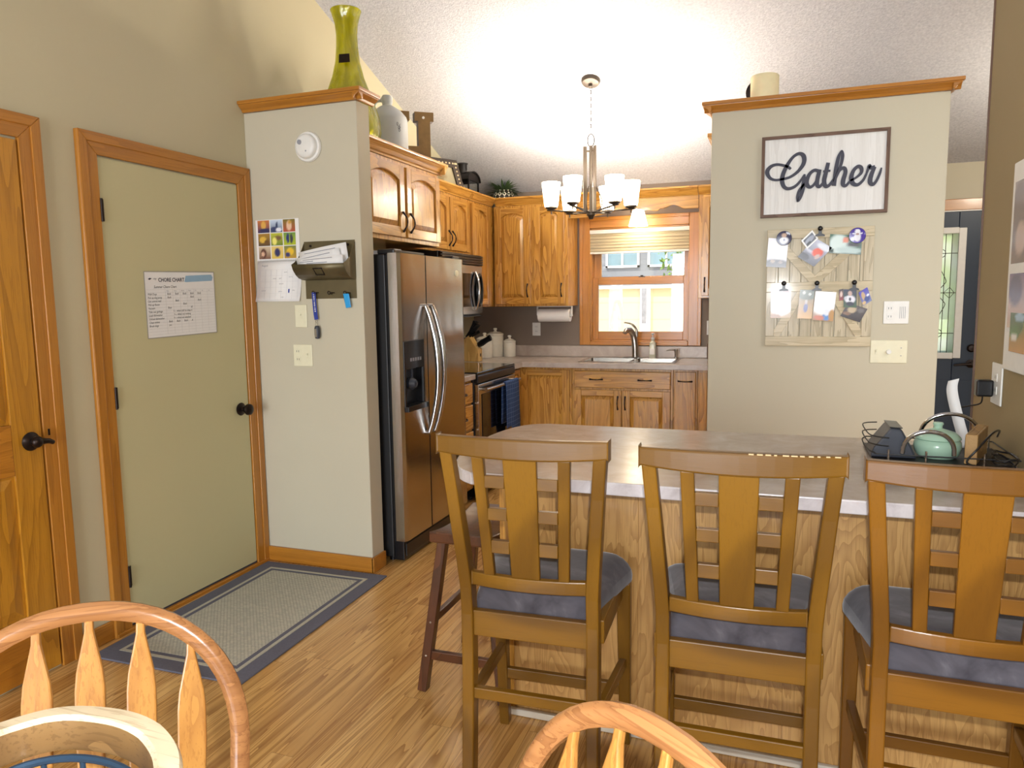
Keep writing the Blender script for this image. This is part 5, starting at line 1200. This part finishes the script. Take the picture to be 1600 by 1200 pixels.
bphoto([(.307,1.315),(.401,1.282),(.342,1.384)], 'tilted brown dark photograph hanging below the player photograph', ((90, 80, 80), (48, 36, 38)), [(.35, .65, .2, .25, (190, 170, 140)), (.2, .3, .2, .1, (130, 100, 80)), (.75, .75, .15, .15, (110, 104, 104))], .021)
bphoto([(.414,1.366),(.454,1.394),(.390,1.435)], 'small blue tilted photograph at the far right of the lower row', ((70, 60, 180), (120, 130, 170)), [(.35, .6, .2, .3, (190, 160, 120)), (.6, .3, .3, .2, (60, 76, 140)), (.2, .15, .2, .12, (210, 180, 130)), (.8, .5, .15, .08, (240, 240, 250))], .022)
bphoto([(.300,1.395),(.320,1.399),(.297,1.452)], 'sliver of a red and black photograph left of the player photograph', ((40, 30, 36), (140, 40, 50)), [(.5, .55, .3, .25, (220, 190, 180))], .0205, n=8)
def button(x, z, r, lab, bg, blobs):
    t = thing('button_pin', lab, 'button pin', (x, YQ-.03, z), 0, 'round photo buttons')
    MB().lathe([(0, .024), (r, .024), (r, .028), (r*.96, .031)], (x, YQ, z), 32, axis='y').build('rim', 'charcoal', t)
    mb = MB(); cs = []; NR, NA = 8, 28
    for i in range(NR+1):
        for k in range(NA):
            rr = i/NR; a = 2*PI*k/NA; u, v = .5+.5*rr*math.cos(a), .5+.5*rr*math.sin(a)
            mb.v.append((x+r*.97*rr*math.cos(a), YQ-.033+.002*rr*rr, z+r*.97*rr*math.sin(a))); c = list(lin(*bg))
            for cx, cy, rx, ry, rgb in blobs:
                d = math.hypot((u-cx)/rx, (v-cy)/ry); q = max(0, min(1, (1.1-d)/.2)); c = [a_*(1-q)+b_*q for a_, b_ in zip(c, lin(*rgb))]
            cs.append(tuple(c[:3])+(1,))
    for i in range(NR):
        for k in range(NA): mb.f.append((i*NA+k, (i+1)*NA+k, (i+1)*NA+(k+1) % NA, i*NA+(k+1) % NA)); mb.mi.append(0)
    mb.c = cs; mb.build('face', 'photo', t)
button(.0205, 1.727, .0385, 'dark round button of a player in white at the upper left of the memo board', (56, 54, 84), [(.5, .35, .3, .22, (225, 225, 232)), (.5, .7, .16, .16, (200, 170, 150)), (.5, .35, .08, .1, (80, 80, 110)), (.8, .85, .15, .1, (230, 235, 245))])
button(.3735, 1.727, .040, 'purple round button of a player in white at the upper right of the memo board', (72, 52, 150), [(.5, .4, .2, .3, (225, 225, 235)), (.5, .75, .16, .16, (235, 235, 240)), (.25, .3, .12, .12, (200, 200, 215)), (.5, .62, .48, .04, (240, 240, 250)), (.5, .58, .1, .07, (170, 140, 140))])
plate('wall_outlet', 'white double plate with an outlet beside the memo board', 'outlet', on_y(YQ, .512, 1.273), .117, .116, 'white', 'ou', None)
plate('switch_plate', 'wide ivory plate with a round dimmer knob low on the right partition', 'light switch', on_y(YQ, .458, 1.070), .172, .118, 'ivory', 'sdx', None)

# ------------------------------------------------------------------ peninsula
pn = thing('peninsula_cabinet', 'oak veneer peninsula base behind the bar stools', 'cabinet', (-.1, 2.5, 0))
PX0 = -.86
MB().box(PX0, XR-.002, 2.256, 2.80, .0, .8755).build('carcass', 'veneer', pn, .002)
for x in (-.42, .02, .40): MB().box(x-.022, x+.022, 2.251, 2.2565, .03, .874).build('batten', 'veneer', pn, .001)
MB().box(PX0-.004, XR-.002, 2.238, 2.2555, .001, .026).build('shoe_moulding', plain('worn pale shoe moulding', (214, 204, 186), .5), pn, .004)
MB().box(PX0-.006, PX0+.04, 2.249, 2.2565, .026, .874).build('corner_post', 'oak_z', pn, .002)
for i in range(3): MB().box(PX0+.05+i*.5, PX0+.5+i*.5, 2.801, 2.82, .12, .85).build('door', 'oak_z', pn, .004)
outl = [(.678, 1.972), (-.85, 1.972), (-.905, 2.02), (-.965, 2.13), (-1.005, 2.30), (-1.016, 2.47), (-1.010, 2.62), (-.985, 2.75), (-.94, 2.83), (-.88, 2.862), (.678, 2.862)]
outl = [outl[0]]+[tuple(p[:2]) for p in spline([(x, y, 0) for x, y in outl[1:-1]], 4)]+[outl[-1]]
pt_ = thing('peninsula_worktop', 'mottled mauve laminate peninsula worktop with clipped rounded end', 'worktop', (-.1, 2.4, .876))
MB().prism(outl[::-1], .8762, .9141, lambda a, b, h: (a, b, h), 0, 1).build('top', ['laminate', 'laminate_edge_sheen'], pt_, .004, seg=3)

# ------------------------------------------------------------------ bar stools
def make_stool(name, label, pre, loc, rz):
    t = thing(name, label, 'bar stool', loc, rz, 'bar stools at the peninsula')
    z_, x_, y_ = pre+'_z', pre+'_x', pre+'_y'
    yb = lambda z: .045-.065*max(0, (z-.58)/.47)**1.15 if z > .58 else .045-.03*max(0, (.45-z)/.45)**1.5     # side profile of the back posts
    xo = lambda z: .176+.030*max(0, (z-.66)/.37)
    for s in (-1, 1):
        mb = MB(); zs = [0, .15, .30, .45, .56, .64, .72, .82, .92, 1.03]; vs = []
        for z in zs:
            w = .034; dd = .044 if z < .9 else .036; x = s*xo(z); y = yb(z)
            vs += [(x-w/2, y-dd/2, z), (x+w/2, y-dd/2, z), (x+w/2, y+dd/2, z), (x-w/2, y+dd/2, z)]
        fs = [(3, 2, 1, 0), tuple(4*(len(zs)-1)+k for k in range(4))]
        for i in range(len(zs)-1):
            for k in range(4): fs.append((4*i+k, 4*i+(k+1) % 4, 4*i+4+(k+1) % 4, 4*i+4+k))
        mb.add(vs, fs).build('leg', z_, t, .004, local=True)
        mb = MB().bar((s*.203, .435, 0), (s*.203, .395, .555), .032, .034, (0, 1, 0), .042, .044)
        mb.build('leg', z_, t, .004, local=True)
        MB().box(s*.190-.011, s*.190+.011, .06, .38, .505, .571).build('side_apron', y_, t, .003, local=True)
        MB().bar((s*.180, .06, .30), (s*.200, .41, .285), .022, .032).build('stretcher', y_, t, .003, local=True)
    bow = lambda x, w: -.020*(1-(x/w)**2)
    def curved(z0, z1, w, y, th, arch=0, n=12):
        mb = MB(); vs = []
        for i in range(n+1):
            x = -w+2*w*i/n; yy = y+bow(x, w); a = arch*(1-(x/w)**2)
            vs += [(x, yy-th/2, z0-a), (x, yy+th/2, z0-a), (x, yy+th/2, z1), (x, yy-th/2, z1)]
        fs = [(3, 2, 1, 0), tuple(4*n+k for k in range(4))]
        for i in range(n):
            for k in range(4): fs.append((4*i+k, 4*i+4+k, 4*i+4+(k+1) % 4, 4*i+(k+1) % 4))
        fs = [f[::-1] for f in fs]
        return mb.add(vs, fs)
    curved(1.027, 1.072, .229, yb(1.05), .030, .010).build('top_rail', x_, t, .005, local=True)
    curved(.648, .685, xo(.67)-.017, yb(.67), .022).build('lower_rail', x_, t, .003, local=True)
    def upright(x0, x1, w0, w1, th):                          # slat from the lower to the top rail
        zs = [.685+(1.020-.685)*k/5 for k in range(6)]; mb = MB(); vs = []
        for k, z in enumerate(zs):
            q = k/5; x = x0*(1-q)+x1*q; w = w0*(1-q)+w1*q; y = yb(z)+bow(x, .2)
            vs += [(x-w/2, y-th/2, z), (x+w/2, y-th/2, z), (x+w/2, y+th/2, z), (x-w/2, y+th/2, z)]
        fs = [(3, 2, 1, 0), (20, 21, 22, 23)]
        for i in range(5):
            for k in range(4): fs.append((4*i+k, 4*i+(k+1) % 4, 4*i+4+(k+1) % 4, 4*i+4+k))
        return mb.add(vs, fs)
    upright(0, 0, .078, .090, .016).build('splat', z_, t, .003, local=True)
    for s in (-1, 1):
        upright(s*.103, s*.116, .029, .032, .020).build('slat', z_, t, .003, local=True)
        for z0, z1 in ((.937, .9695), (.847, .879), (.753, .788)):
            q = ((z0+z1)/2-.685)/.335; xi = (.039*(1-q)+.045*q); xe = .103*(1-q)+.116*q-.015; y = yb((z0+z1)/2)+bow(.07, .2)
            MB().box(s*xi, s*xe, y-.009, y+.009, z0, z1).build('rung', x_, t, .002, local=True)
    MB().box(-.165, .165, .033, .056, .497, .570).build('rear_apron', x_, t, .003, local=True)
    MB().box(-.185, .185, .388, .410, .505, .555).build('front_apron', x_, t, .003, local=True)
    MB().box(-.165, .165, .026, .048, .315, .347).build('rear_rung', x_, t, .003, local=True)
    MB().box(-.19, .19, .408, .428, .172, .208).build('footrest', x_, t, .003, local=True)
    # padded seat: wide front corners, narrow back, domed
    cu = MB(); nx, ny = 14, 12; pts = []
    def outline(u, v):
        w = .165+(.246-.165)*v; x = (2*u-1)*w; y = .059+(.432-.059)*v
        if v > .75: y -= .030*abs(2*u-1)**3*((v-.75)/.25); x *= 1-.07*((v-.75)/.25)**3
        return x, y
    lay = []
    for kz, (ins, z) in enumerate(((.0, .606), (.0, .628), (.02, .648), (.07, .660))):
        pass
    rows = []
    for j in range(ny+1):
        for i in range(nx+1):
            u, v = i/nx, j/ny; x, y = outline(u, v); e = min(u, 1-u, v, 1-v); d = min(1, e/.13); z = .598+.052*(1-(1-d)**2.2)
            cu.v.append((x, y, z))
    for j in range(ny):
        for i in range(nx): a = j*(nx+1)+i; cu.f.append((a, a+1, a+nx+2, a+nx+1)); cu.mi.append(0)
    bd = [i for i in range(nx+1)]+[(j*(nx+1)+nx) for j in range(1, ny+1)]+[ny*(nx+1)+i for i in range(nx-1, -1, -1)]+[j*(nx+1) for j in range(ny-1, 0, -1)]
    b0 = len(cu.v)
    for k in bd: x, y, z = cu.v[k]; cu.v.append((x*(1 if y < .07 else .985), y, .545 if y < .07 else .566))
    n_ = len(bd)
    for i in range(n_): cu.f.append((bd[i], b0+i, b0+(i+1) % n_, bd[(i+1) % n_])); cu.mi.append(0)
    MB().box(-.16, .16, .07, .37, .535, .548).build('seat_board', y_, t, local=True)
    cs_ = cu.build('seat_cushion', 'suede', t, local=True); sm_md = cs_.modifiers.new('soft', 'SUBSURF'); sm_md.levels = sm_md.render_levels = 1
    return t
L1 = (-.612, 1.769, 0); L2 = (-.075, 1.756, 0); L3 = (.414, 1.738, 0)
off = lambda l: l
s1 = make_stool('bar_stool', 'slatted honey wood stool with grey suede seat, beside the small dark saddle stool', 'stool', L1, math.radians(2.5))
s2 = copy_tree(s1, L2, math.radians(1.2), 'slatted honey wood stool in the middle, with chipped finish along its top rail')
s3 = make_stool('bar_stool', 'redder glossy slatted wood stool in front of the wire tray', 'red', L3, math.radians(-.5))
# chips on the worn rails
yb0 = .045-.065*max(0, (1.05-.58)/.47)**1.15
MB().box(.075, .095, -.0525, -.0500, 1.044, 1.049).build('worn_mark', 'cream', s3, local=True)
cm2 = MB()
random.seed(5)
for k in range(11):
    x = .02+k*.018; y_ = yb0-.0150-.020*(1-(x/.229)**2); cm2.box(x, x+random.uniform(.006, .014), y_-.0006, y_+random.uniform(.002, .006), 1.0700, 1.0726)
cm2.build('worn_finish', plain('bare chipped wood', (222, 190, 140), .6), s2, local=True)
# saddle stool
ss = thing('saddle_stool', 'small dark brown backless stool with splayed legs at the peninsula end', 'stool', (-1.05, 2.49, 0))
sx, sy, hx, hy = -1.037, 2.495, .118, .203; sv = MB(); n = 10
vs = []; 
for j in range(n+1):
    y = sy-hy+2*hy*j/n
    for i in range(n+1):
        x = sx-hx+2*hx*i/n; sv.v.append((x, y, .583+.022*abs(2*j/n-1)**2))
for j in range(n+1):
    y = sy-hy+2*hy*j/n
    for i in range(n+1): sv.v.append((sx-hx+2*hx*i/n, y, .552+.012*abs(2*j/n-1)**2))
m_ = (n+1)**2
for j in range(n):
    for i in range(n): a = j*(n+1)+i; sv.f += [(a, a+1, a+n+2, a+n+1), (m_+a, m_+a+n+1, m_+a+n+2, m_+a+1)]; sv.mi += [0, 0]
for i in range(n):
    a, b = i, i+1; sv.f.append((a, m_+a, m_+b, b)); a, b = n*(n+1)+i, n*(n+1)+i+1; sv.f.append((b, m_+b, m_+a, a))
    a, b = i*(n+1), (i+1)*(n+1); sv.f.append((b, m_+b, m_+a, a)); a, b = i*(n+1)+n, (i+1)*(n+1)+n; sv.f.append((a, m_+a, m_+b, b)); sv.mi += [0]*4
sv.build('seat', 'dark_wood', ss, .006)
for sX in (-1, 1):
    for sY in (-1, 1): MB().bar((sx+sX*.158, sy+sY*.20, 0), (sx+sX*.085, sy+sY*.150, .562), .034, .038, (0, 1, 0)).build('leg', 'dark_wood_z', ss, .003)
    MB().bar((sx+sX*.132, sy-.165, .255), (sx+sX*.132, sy+.165, .255), .02, .03).build('stretcher', 'dark_wood', ss, .003)
for sY in (-1, 1): MB().bar((sx-.135, sy+sY*.187, .135), (sx+.135, sy+sY*.187, .135), .02, .034).build('stretcher', 'dark_wood', ss, .003)
for sY in (-1,): 
    sc_ = MB()
    for sX in (-1, 1): 
        for z in (.135, .26): sc_.sphere((sx+sX*(.158-.073*z/.562)*1.0, sy+sY*(.20-.05*z/.562)+sY*.0175, z), .005, 6)
    sc_.build('bolt_cap', 'nickel', ss)

# rug ------------------------------------------------------------------
rgx = thing('rug', 'grey bordered woven door rug in front of the sage door', 'rug', (-2.235, 2.66, 0), math.radians(1.0))
def frame(x0, x1, y0, y1, w, z0, z1): return MB().box(x0, x1, y0, y0+w, z0, z1).box(x0, x1, y1-w, y1, z0, z1).box(x0, x0+w, y0+w, y1-w, z0, z1).box(x1-w, x1, y0+w, y1-w, z0, z1)
a, b = .368, .568
frame(-a, a, -b, b, .072, .0005, .0085).build('border', 'rug_grey', rgx, .002, local=True)
frame(-a+.072, a-.072, -b+.072, b-.072, .016, .0005, .0095).build('stripe', 'rug_light', rgx, local=True)
frame(-a+.088, a-.088, -b+.088, b-.088, .022, .0005, .0085).build('inner_border', 'rug_grey', rgx, local=True)
MB().box(-a+.11, a-.11, -b+.11, b-.11, .0005, .009).build('woven_field', 'rug_field', rgx, local=True)

# ------------------------------------------------------------------ tray on the peninsula
TZ = .9146
TX0, TX1, TY0, TY1 = .275, .665, 2.43, 2.73
ty = thing('wire_tray', 'black wire-sided tray with two silver loop handles on the peninsula', 'tray', (.47, 2.58, TZ))
MB().box(TX0+.01, TX1, TY0, TY1, TZ+.001, TZ+.008).build('base', 'black_matt', ty, .002)
wr = MB()
for z in (.03, .055, .08):
    o_ = [(TX1, TY0, TZ+z), (TX0+.05, TY0, TZ+z), (TX0+.015, TY0+.02, TZ+z), (TX0, TY0+.07, TZ+z), (TX0, TY1-.07, TZ+z), (TX0+.015, TY1-.02, TZ+z), (TX0+.05, TY1, TZ+z), (TX1, TY1, TZ+z)]
    if z < .05: wr.tube(spline(o_, 4), .002, 6, True)
    else: wr.tube(spline(o_[1:-1], 5), .002, 6)
wr.build('wires', 'black_matt', ty)
for (x, y) in ((TX0+.05, TY0), (TX0+.15, TY0), (TX0+.30, TY0), (TX1-.01, TY0), (TX0+.05, TY1), (TX0+.20, TY1), (TX1-.01, TY1)): MB().cyl((x, y, TZ+.002), (x, y, TZ+.045), .003, n=8).build('post', 'steel_small', ty)
def loop(x0, x1, y, z, h):
    return MB().tube([((x0+x1)/2-(x1-x0)/2*math.cos(PI*t/16), y-.02*math.sin(PI*t/16), z+h*math.sin(PI*t/16)**.8) for t in range(17)], .0065, 10)
loop(.362, .498, TY0+.005, TZ+.035, .072).build('handle', 'chrome', ty)
loop(.455, .625, TY1-.005, TZ+.035, .085).build('handle', 'chrome', ty)
dk = thing('phone_dock', 'dark grey wedge-shaped device in the left end of the wire tray', 'device', (.36, 2.58, TZ+.01))
dm_ = lambda a, b, h: (.280+a, 2.48+h, TZ+.0095+b)
MB().prism([(0, 0), (.13, 0), (.115, .035), (.085, .09), (.055, .092), (.01, .03)], 0, .14, dm_).build('body', 'charcoal', dk, .006)
MB().prism([(.052, .093), (.086, .091), (.088, .094), (.052, .096)], .004, .136, dm_).build('glossy_top', 'black', dk)
jr = thing('mint_jar', 'mint green ceramic lidded jar in the wire tray', 'jar', (.463, 2.56, TZ+.01))
MB().lathe([(0, 0), (.05, 0), (.060, .010), (.066, .032), (.064, .048), (.058, .055)], (.474, 2.545, TZ+.009), 36).build('jar_body', 'mint', jr)
MB().lathe([(.059, .0555), (.064, .058), (.062, .064), (.048, .077), (.02, .086), (.012, .089), (.012, .096), (.015, .102), (.013, .107), (0, .109)], (.474, 2.545, TZ+.009), 36).build('lid', 'mint', jr)
bx = thing('wooden_box', 'narrow light wood box at the right end of the wire tray', 'box', (.57, 2.58, TZ+.01))
bm = lambda a, b, h: (.528+a+h*.36, 2.452+h-a*.36, TZ+.009+b)
bb = MB(); W2, L2_, H2 = .030, .20, .088
bb.prism([(0, 0), (W2, 0), (W2, H2), (0, H2)], 0, .008, bm).prism([(0, 0), (W2, 0), (W2, H2), (0, H2)], L2_-.008, L2_, bm).prism([(0, 0), (.006, 0), (.006, H2), (0, H2)], .008, L2_-.008, bm).prism([(W2-.006, 0), (W2, 0), (W2, H2), (W2-.006, H2)], .008, L2_-.008, bm).prism([(.006, 0), (W2-.006, 0), (W2-.006, .006), (.006, .006)], .008, L2_-.008, bm).prism([(.006, H2-.006), (W2-.006, H2-.006), (W2-.006, H2), (.006, H2)], .008, L2_-.008, bm)
bb.build('body', 'box_wood', bx, .002)
ev = thing('paper_strip', 'curled strip of white paper standing up behind the mint jar', 'paper', (.575, 2.71, TZ+.01))
mb = MB(); path = [(.585, 2.705, .926), (.574, 2.71, .97), (.566, 2.715, 1.0), (.556, 2.72, 1.04), (.544, 2.722, 1.09), (.540, 2.72, 1.12), (.543, 2.717, 1.145)]
P_ = spline(path, 4)
for i, p in enumerate(P_): mb.v += [(p[0]-.014, p[1]+.008, p[2]-.005), (p[0]+.014, p[1]-.008, p[2]+.006)]
for i in range(len(P_)-1): mb.f.append((2*i, 2*i+1, 2*i+3, 2*i+2)); mb.mi.append(0)
mb.build('sheet', 'paper', ev, solid=.0008)
pc_ = thing('charging_cable', 'coiled black cables lying at the right end of the peninsula', 'cable', (.63, 2.45, TZ))
cb = MB(); pts = []
for k in range(60):
    t = k/59*2*PI*2.6; r = .045+.006*math.sin(k*.9); pts.append((.622+r*math.cos(t)*.62, 2.42+r*math.sin(t)*1.25, TZ+.014+.0006*k+.006*math.sin(k*.5)**2))
cb.tube(pts, .0028, 6)
cb.tube(spline([(.62, 2.36, TZ+.012), (.56, 2.40, TZ+.012), (.53, 2.425, TZ+.02), (.555, 2.425, TZ+.06), (.60, 2.47, TZ+.10), (.64, 2.56, TZ+.095), (.66, 2.66, TZ+.06)], 8), .003, 6)
cb.build('cord', 'black', pc_)
# right wall: outlet, charger and photo frame
plate('wall_outlet', 'tall white outlet plate on the tan right wall', 'outlet', lambda a, b, h: (XR-h, 2.826-a, 1.062+b), .115, .135, 'white', 'o', None)
cg_ = thing('charger', 'black plug-in charger with cord on the tan wall outlet', 'charger', (XR-.02, 2.79, 1.12))
MB().box(XR-.058, XR-.009, 2.775, 2.815, 1.085, 1.14).build('body', 'black', cg_, .006)
MB().tube(spline([(XR-.035, 2.795, 1.086), (XR-.04, 2.80, 1.06), (XR-.07, 2.83, 1.045), (XR-.09, 2.86, 1.03), (XR-.07, 2.87, .98), (XR-.05, 2.84, .925)], 6), .0025, 6).build('cord', 'black', cg_)
wf = thing('photo_frame', 'white collage photo frame cut off by the right edge of the view', 'picture frame', (XR, 2.2, 1.19))
fm = lambda a, b, h: (XR-h, 2.648-a, 1.19+b)
MB().prism([(0, 0), (.9, 0), (.9, .62), (0, .62)], .002, .022, fm).build('frame', 'trim_white', wf, .004)
for (a0, b0, w_, h_, bg, bl) in ((.028, .32, .16, .24, ((160, 140, 130), (120, 96, 84)), [(.3, .6, .4, .4, (124, 104, 96)), (.5, .3, .3, .2, (190, 160, 140))]), (.028, .13, .16, .16, ((110, 90, 130), (220, 190, 170)), [(.4, .7, .4, .3, (90, 80, 110))]), (.22, .32, .30, .24, ((120, 150, 190), (110, 120, 80)), [(.5, .4, .2, .3, (200, 160, 130))]), (.22, .06, .30, .22, ((180, 190, 200), (90, 110, 70)), [(.5, .4, .2, .3, (210, 170, 140))]), (.56, .06, .28, .50, ((150, 170, 200), (80, 100, 60)), [(.5, .4, .25, .3, (190, 150, 130))])):
    picture(wf, 'photo', w_, h_, lambda a, b, h, a0=a0, b0=b0: fm(a0+a, b0+b, .0225+h), bg, bl, 14)
pcx = thing('postcard', 'small green picture card tucked at the lower left of the white photo frame', 'card', (XR-.03, 2.6, 1.3))
picture(pcx, 'print', .15, .115, lambda a, b, h: (XR-.0245-h, 2.580-a, 1.250+b), ((70, 110, 60), (190, 130, 60)), [(.35, .75, .5, .35, (50, 90, 40)), (.3, .5, .3, .2, (70, 120, 60)), (.3, .38, .22, .07, (220, 214, 205)), (.6, .9, .3, .12, (150, 180, 200))], 16)

# ------------------------------------------------------------------ dining table corner: chairs and wire basket near the camera
ta, th_, tn, tl_ = .228, .227, 2.117, .24
def windsor(label, loc, rz):
    t = thing('dining_chair', label, 'chair', loc, rz, 'bow back oak chairs round the dining table')
    zt = .973-.013
    A, Hh = ta-.014, th_-.012
    def back(u, w):      # w below the hoop top
        return (u, -w*math.sin(tl_), zt-w*math.cos(tl_))
    pts = []
    for k in range(5): q = k/4; pts.append(back(A*(.93+.07*q), .50-(.50-Hh)*q))
    for k in range(1, 28):
        a = PI*k/28; c, s = math.cos(a), math.sin(a)
        pts.append(back(A*math.copysign(abs(c)**(2/tn), c), Hh-Hh*abs(s)**(2/tn)))
    for k in range(5): q = 1-k/4; pts.append(back(-A*(.93+.07*q), .50-(.50-Hh)*q))
    nrm = (0, math.cos(tl_), -math.sin(tl_))
    mb = MB().tube(pts, .0150, 10, up=nrm, flat=.85); mb.build('bow', 'bow', t, local=True)
    for side in (.62, -.62):                        # turned bead lines along the bow
        pass
    # arrow spindles
    for k in range(-2, 3):
        u = k*.0705+.006; top = Hh-Hh*max(0, 1-abs(u/A)**tn)**(1/tn)+.012
        prof = [(.0, .006), (.018, .0065), (.045, .012), (.075, .0182), (.10, .0205), (.15, .0208), (.25, .0165), (.36, .010), (.49-top, .009)]
        mb = MB(); vs = []
        for d, w in prof:
            ww = top+d; c = Vector(back(u*(1-.12*d), ww)); n = Vector(nrm)
            vs += [c+Vector((-w, 0, 0))-n*.0055, c+Vector((w, 0, 0))-n*.0055, c+Vector((w, 0, 0))+n*.0055, c+Vector((-w, 0, 0))+n*.0055]
        fs = [(0, 1, 2, 3), tuple(4*(len(prof)-1)+q for q in (3, 2, 1, 0))]
        for i in range(len(prof)-1):
            for q in range(4): fs.append((4*i+q, 4*i+4+q, 4*i+4+(q+1) % 4, 4*i+(q+1) % 4))
        mb.add(vs, fs).build('spindle', 'windsor_z', t, .003, local=True)
    sy0 = -.5*math.sin(tl_)
    se = []
    for k in range(28):
        a = 2*PI*k/28; c, s = math.cos(a), math.sin(a)
        se.append((.225*math.copysign(abs(c)**.75, c)*(1+.06*-s), sy0-.185+.225*math.copysign(abs(s)**.8, s)))
    MB().prism(se, .435, .472, lambda a, b, h: (a, b, h)).build('seat', 'windsor_y', t, .01, seg=3, local=True)
    for sX in (-1, 1):
        for sY in (-1, 1):
            p0 = Vector((sX*.20, sy0-.185+sY*.205, 0)); p1 = Vector((sX*.13, sy0-.185+sY*.13, .437)); f = lambda q: p0+(p1-p0)*q
            MB().tube([f(0), f(.1), f(.3), f(.5), f(.55), f(.6), f(.8), f(1)], [.012, .014, .020, .016, .021, .016, .019, .013], 12).build('leg', 'windsor_z', t, local=True)
    for sX in (-1, 1): MB().tube([(sX*.175, sy0-.35, .16), (sX*.175, sy0-.185, .16), (sX*.175, sy0-.02, .16)], [.009, .014, .009], 10).build('stretcher', 'windsor_y', t, local=True)
    MB().tube([(-.172, sy0-.185, .16), (0, sy0-.185, .16), (.172, sy0-.185, .16)], [.009, .014, .009], 10).build('stretcher', 'windsor_x', t, local=True)
    return t
c1 = windsor('bow-back oak chair with arrow spindles nearest the closet door', (-.981, .784, 0), .662)
c2 = copy_tree(c1, (-.1, .744, 0), -.607, 'bow-back oak chair seen from the top in front of the middle bar stools')
dt = thing('dining_table', 'round oak dining table below the lower edge of the view', 'table', (-.53, .17, 0))
MB().lathe([(0, .728), (.46, .728), (.48, .735), (.48, .752), (.47, .76), (0, .76)], (-.53, .17, 0), 56).build('top', 'windsor_x', dt)
MB().lathe([(0, .14), (.06, .14), (.075, .2), (.05, .3), (.07, .45), (.06, .6), (.09, .69), (.20, .7), (.20, .7275), (0, .7275)], (-.53, .17, 0), 32).build('pedestal', 'windsor_z', dt)
for k in range(4):
    a = PI/4+k*PI/2; c, s = math.cos(a), math.sin(a); P = lambda r, z: (-.53+r*c, .17+r*s, z)
    MB().tube([P(.05, .19), P(.15, .16), P(.26, .07), P(.31, .022)], [.035, .032, .026, .022], 10).build('foot', 'windsor_x', dt)
wb = thing('wire_basket', 'round slate blue wire basket with a thick pale worn wood rim', 'basket', (-.689, .497, .761))
ea, eb, er = .1135, .150, 1.31; ZR = .95
def el(t, ins, z):
    u, v = (ea-ins)*math.cos(t), (eb-ins)*math.sin(t); return (-.689+u*math.cos(er)-v*math.sin(er), .497+u*math.sin(er)+v*math.cos(er), z)
NR = 64; rm = MB()
prf = [(.003, ZR-.040), (0, ZR-.032), (0, ZR-.006), (.003, ZR), (.023, ZR+.001), (.028, ZR-.004), (.030, ZR-.034), (.028, ZR-.040)]
for k in range(NR):
    for ins, z in prf: rm.v.append(el(2*PI*k/NR, ins+.0006*math.sin(k*.55), z+.0005*math.sin(k*.8)))
m = len(prf)
for k in range(NR):
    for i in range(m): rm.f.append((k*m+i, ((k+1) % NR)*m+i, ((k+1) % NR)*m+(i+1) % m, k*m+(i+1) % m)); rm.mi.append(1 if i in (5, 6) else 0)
rm.build('rim', ['rim_wood', 'rim_inner'], wb)
fr_ = MB()
fr_.tube([el(2*PI*k/48, .034, ZR-.046) for k in range(48)], .0045, 8, True)
fr_.tube([el(2*PI*k/48, .034, .768) for k in range(48)], .0045, 8, True)
for k in range(14): t = 2*PI*(k+.5)/14; fr_.cyl(el(t, .034, .768), el(t, .034, ZR-.044), .0032, n=8)
for k in range(7):
    t = PI*(k+.5)/7; fr_.cyl(el(t, .030, .7665), el(t+PI, .030, .7665), .0028, n=6)
fr_.build('wire_frame', 'blue_metal', wb)

# ------------------------------------------------------------------ light
sc = bpy.context.scene
w = bpy.data.worlds.new('world'); sc.world = w; w.use_nodes = True
nt = w.node_tree; bg = nt.nodes['Background']
sky = nt.nodes.new('ShaderNodeTexSky'); sky.sky_type = 'NISHITA'; sky.sun_elevation = math.radians(48); sky.sun_rotation = math.radians(150); sky.sun_disc = False; sky.air_density = 1.2; sky.dust_density = 2
nt.links.new(sky.outputs[0], bg.inputs[0]); bg.inputs[1].default_value = .42
def lamp(name, kind, loc, power, color, size=.1, rot=None, **k):
    d = bpy.data.lights.new(name, kind); d.energy = power; d.color = color
    if kind == 'AREA': d.shape = 'RECTANGLE'; d.size, d.size_y = size
    elif kind == 'SUN': d.angle = size
    else: d.shadow_soft_size = size
    for a, v in k.items(): setattr(d, a, v)
    o = bpy.data.objects.new(name, d); col.objects.link(o); o.location = loc
    if rot: o.rotation_euler = rot
    return o
lamp('sun', 'SUN', (0, 0, 20), 7, (1, .96, .88), .01, Vector((.35, .55, -1)).to_track_quat('-Z', 'Y').to_euler())
for i, p in enumerate(spots): lamp('bulb', 'POINT', p, 22, (1, .92, .80), .03)
lamp('sink_bulb', 'POINT', (-1.10, 6.14, 1.99), 3, (1, .86, .6), .04)
# daylight from the patio opening behind the camera, and the camera flash just above the lens
lamp('patio_daylight', 'AREA', (-1.0, -4.0, 1.3), 230, (.80, .89, 1), (2.5, 2.2), Vector((0, 1, .05)).to_track_quat('-Z', 'Y').to_euler())
fl = lamp('camera_flash', 'SPOT', cam.location+u2*.06+r2*.03+fw*.02, 96, (.95, .97, 1), .012, fw.to_track_quat('-Z', 'Y').to_euler(), spot_size=math.radians(140), spot_blend=.35)
lamp('hall_light', 'POINT', (1.6, 5.0, 2.3), 22, (1, .9, .75), .1)
sc.view_settings.view_transform = 'Standard'; sc.view_settings.look = 'None'; sc.view_settings.exposure = .12
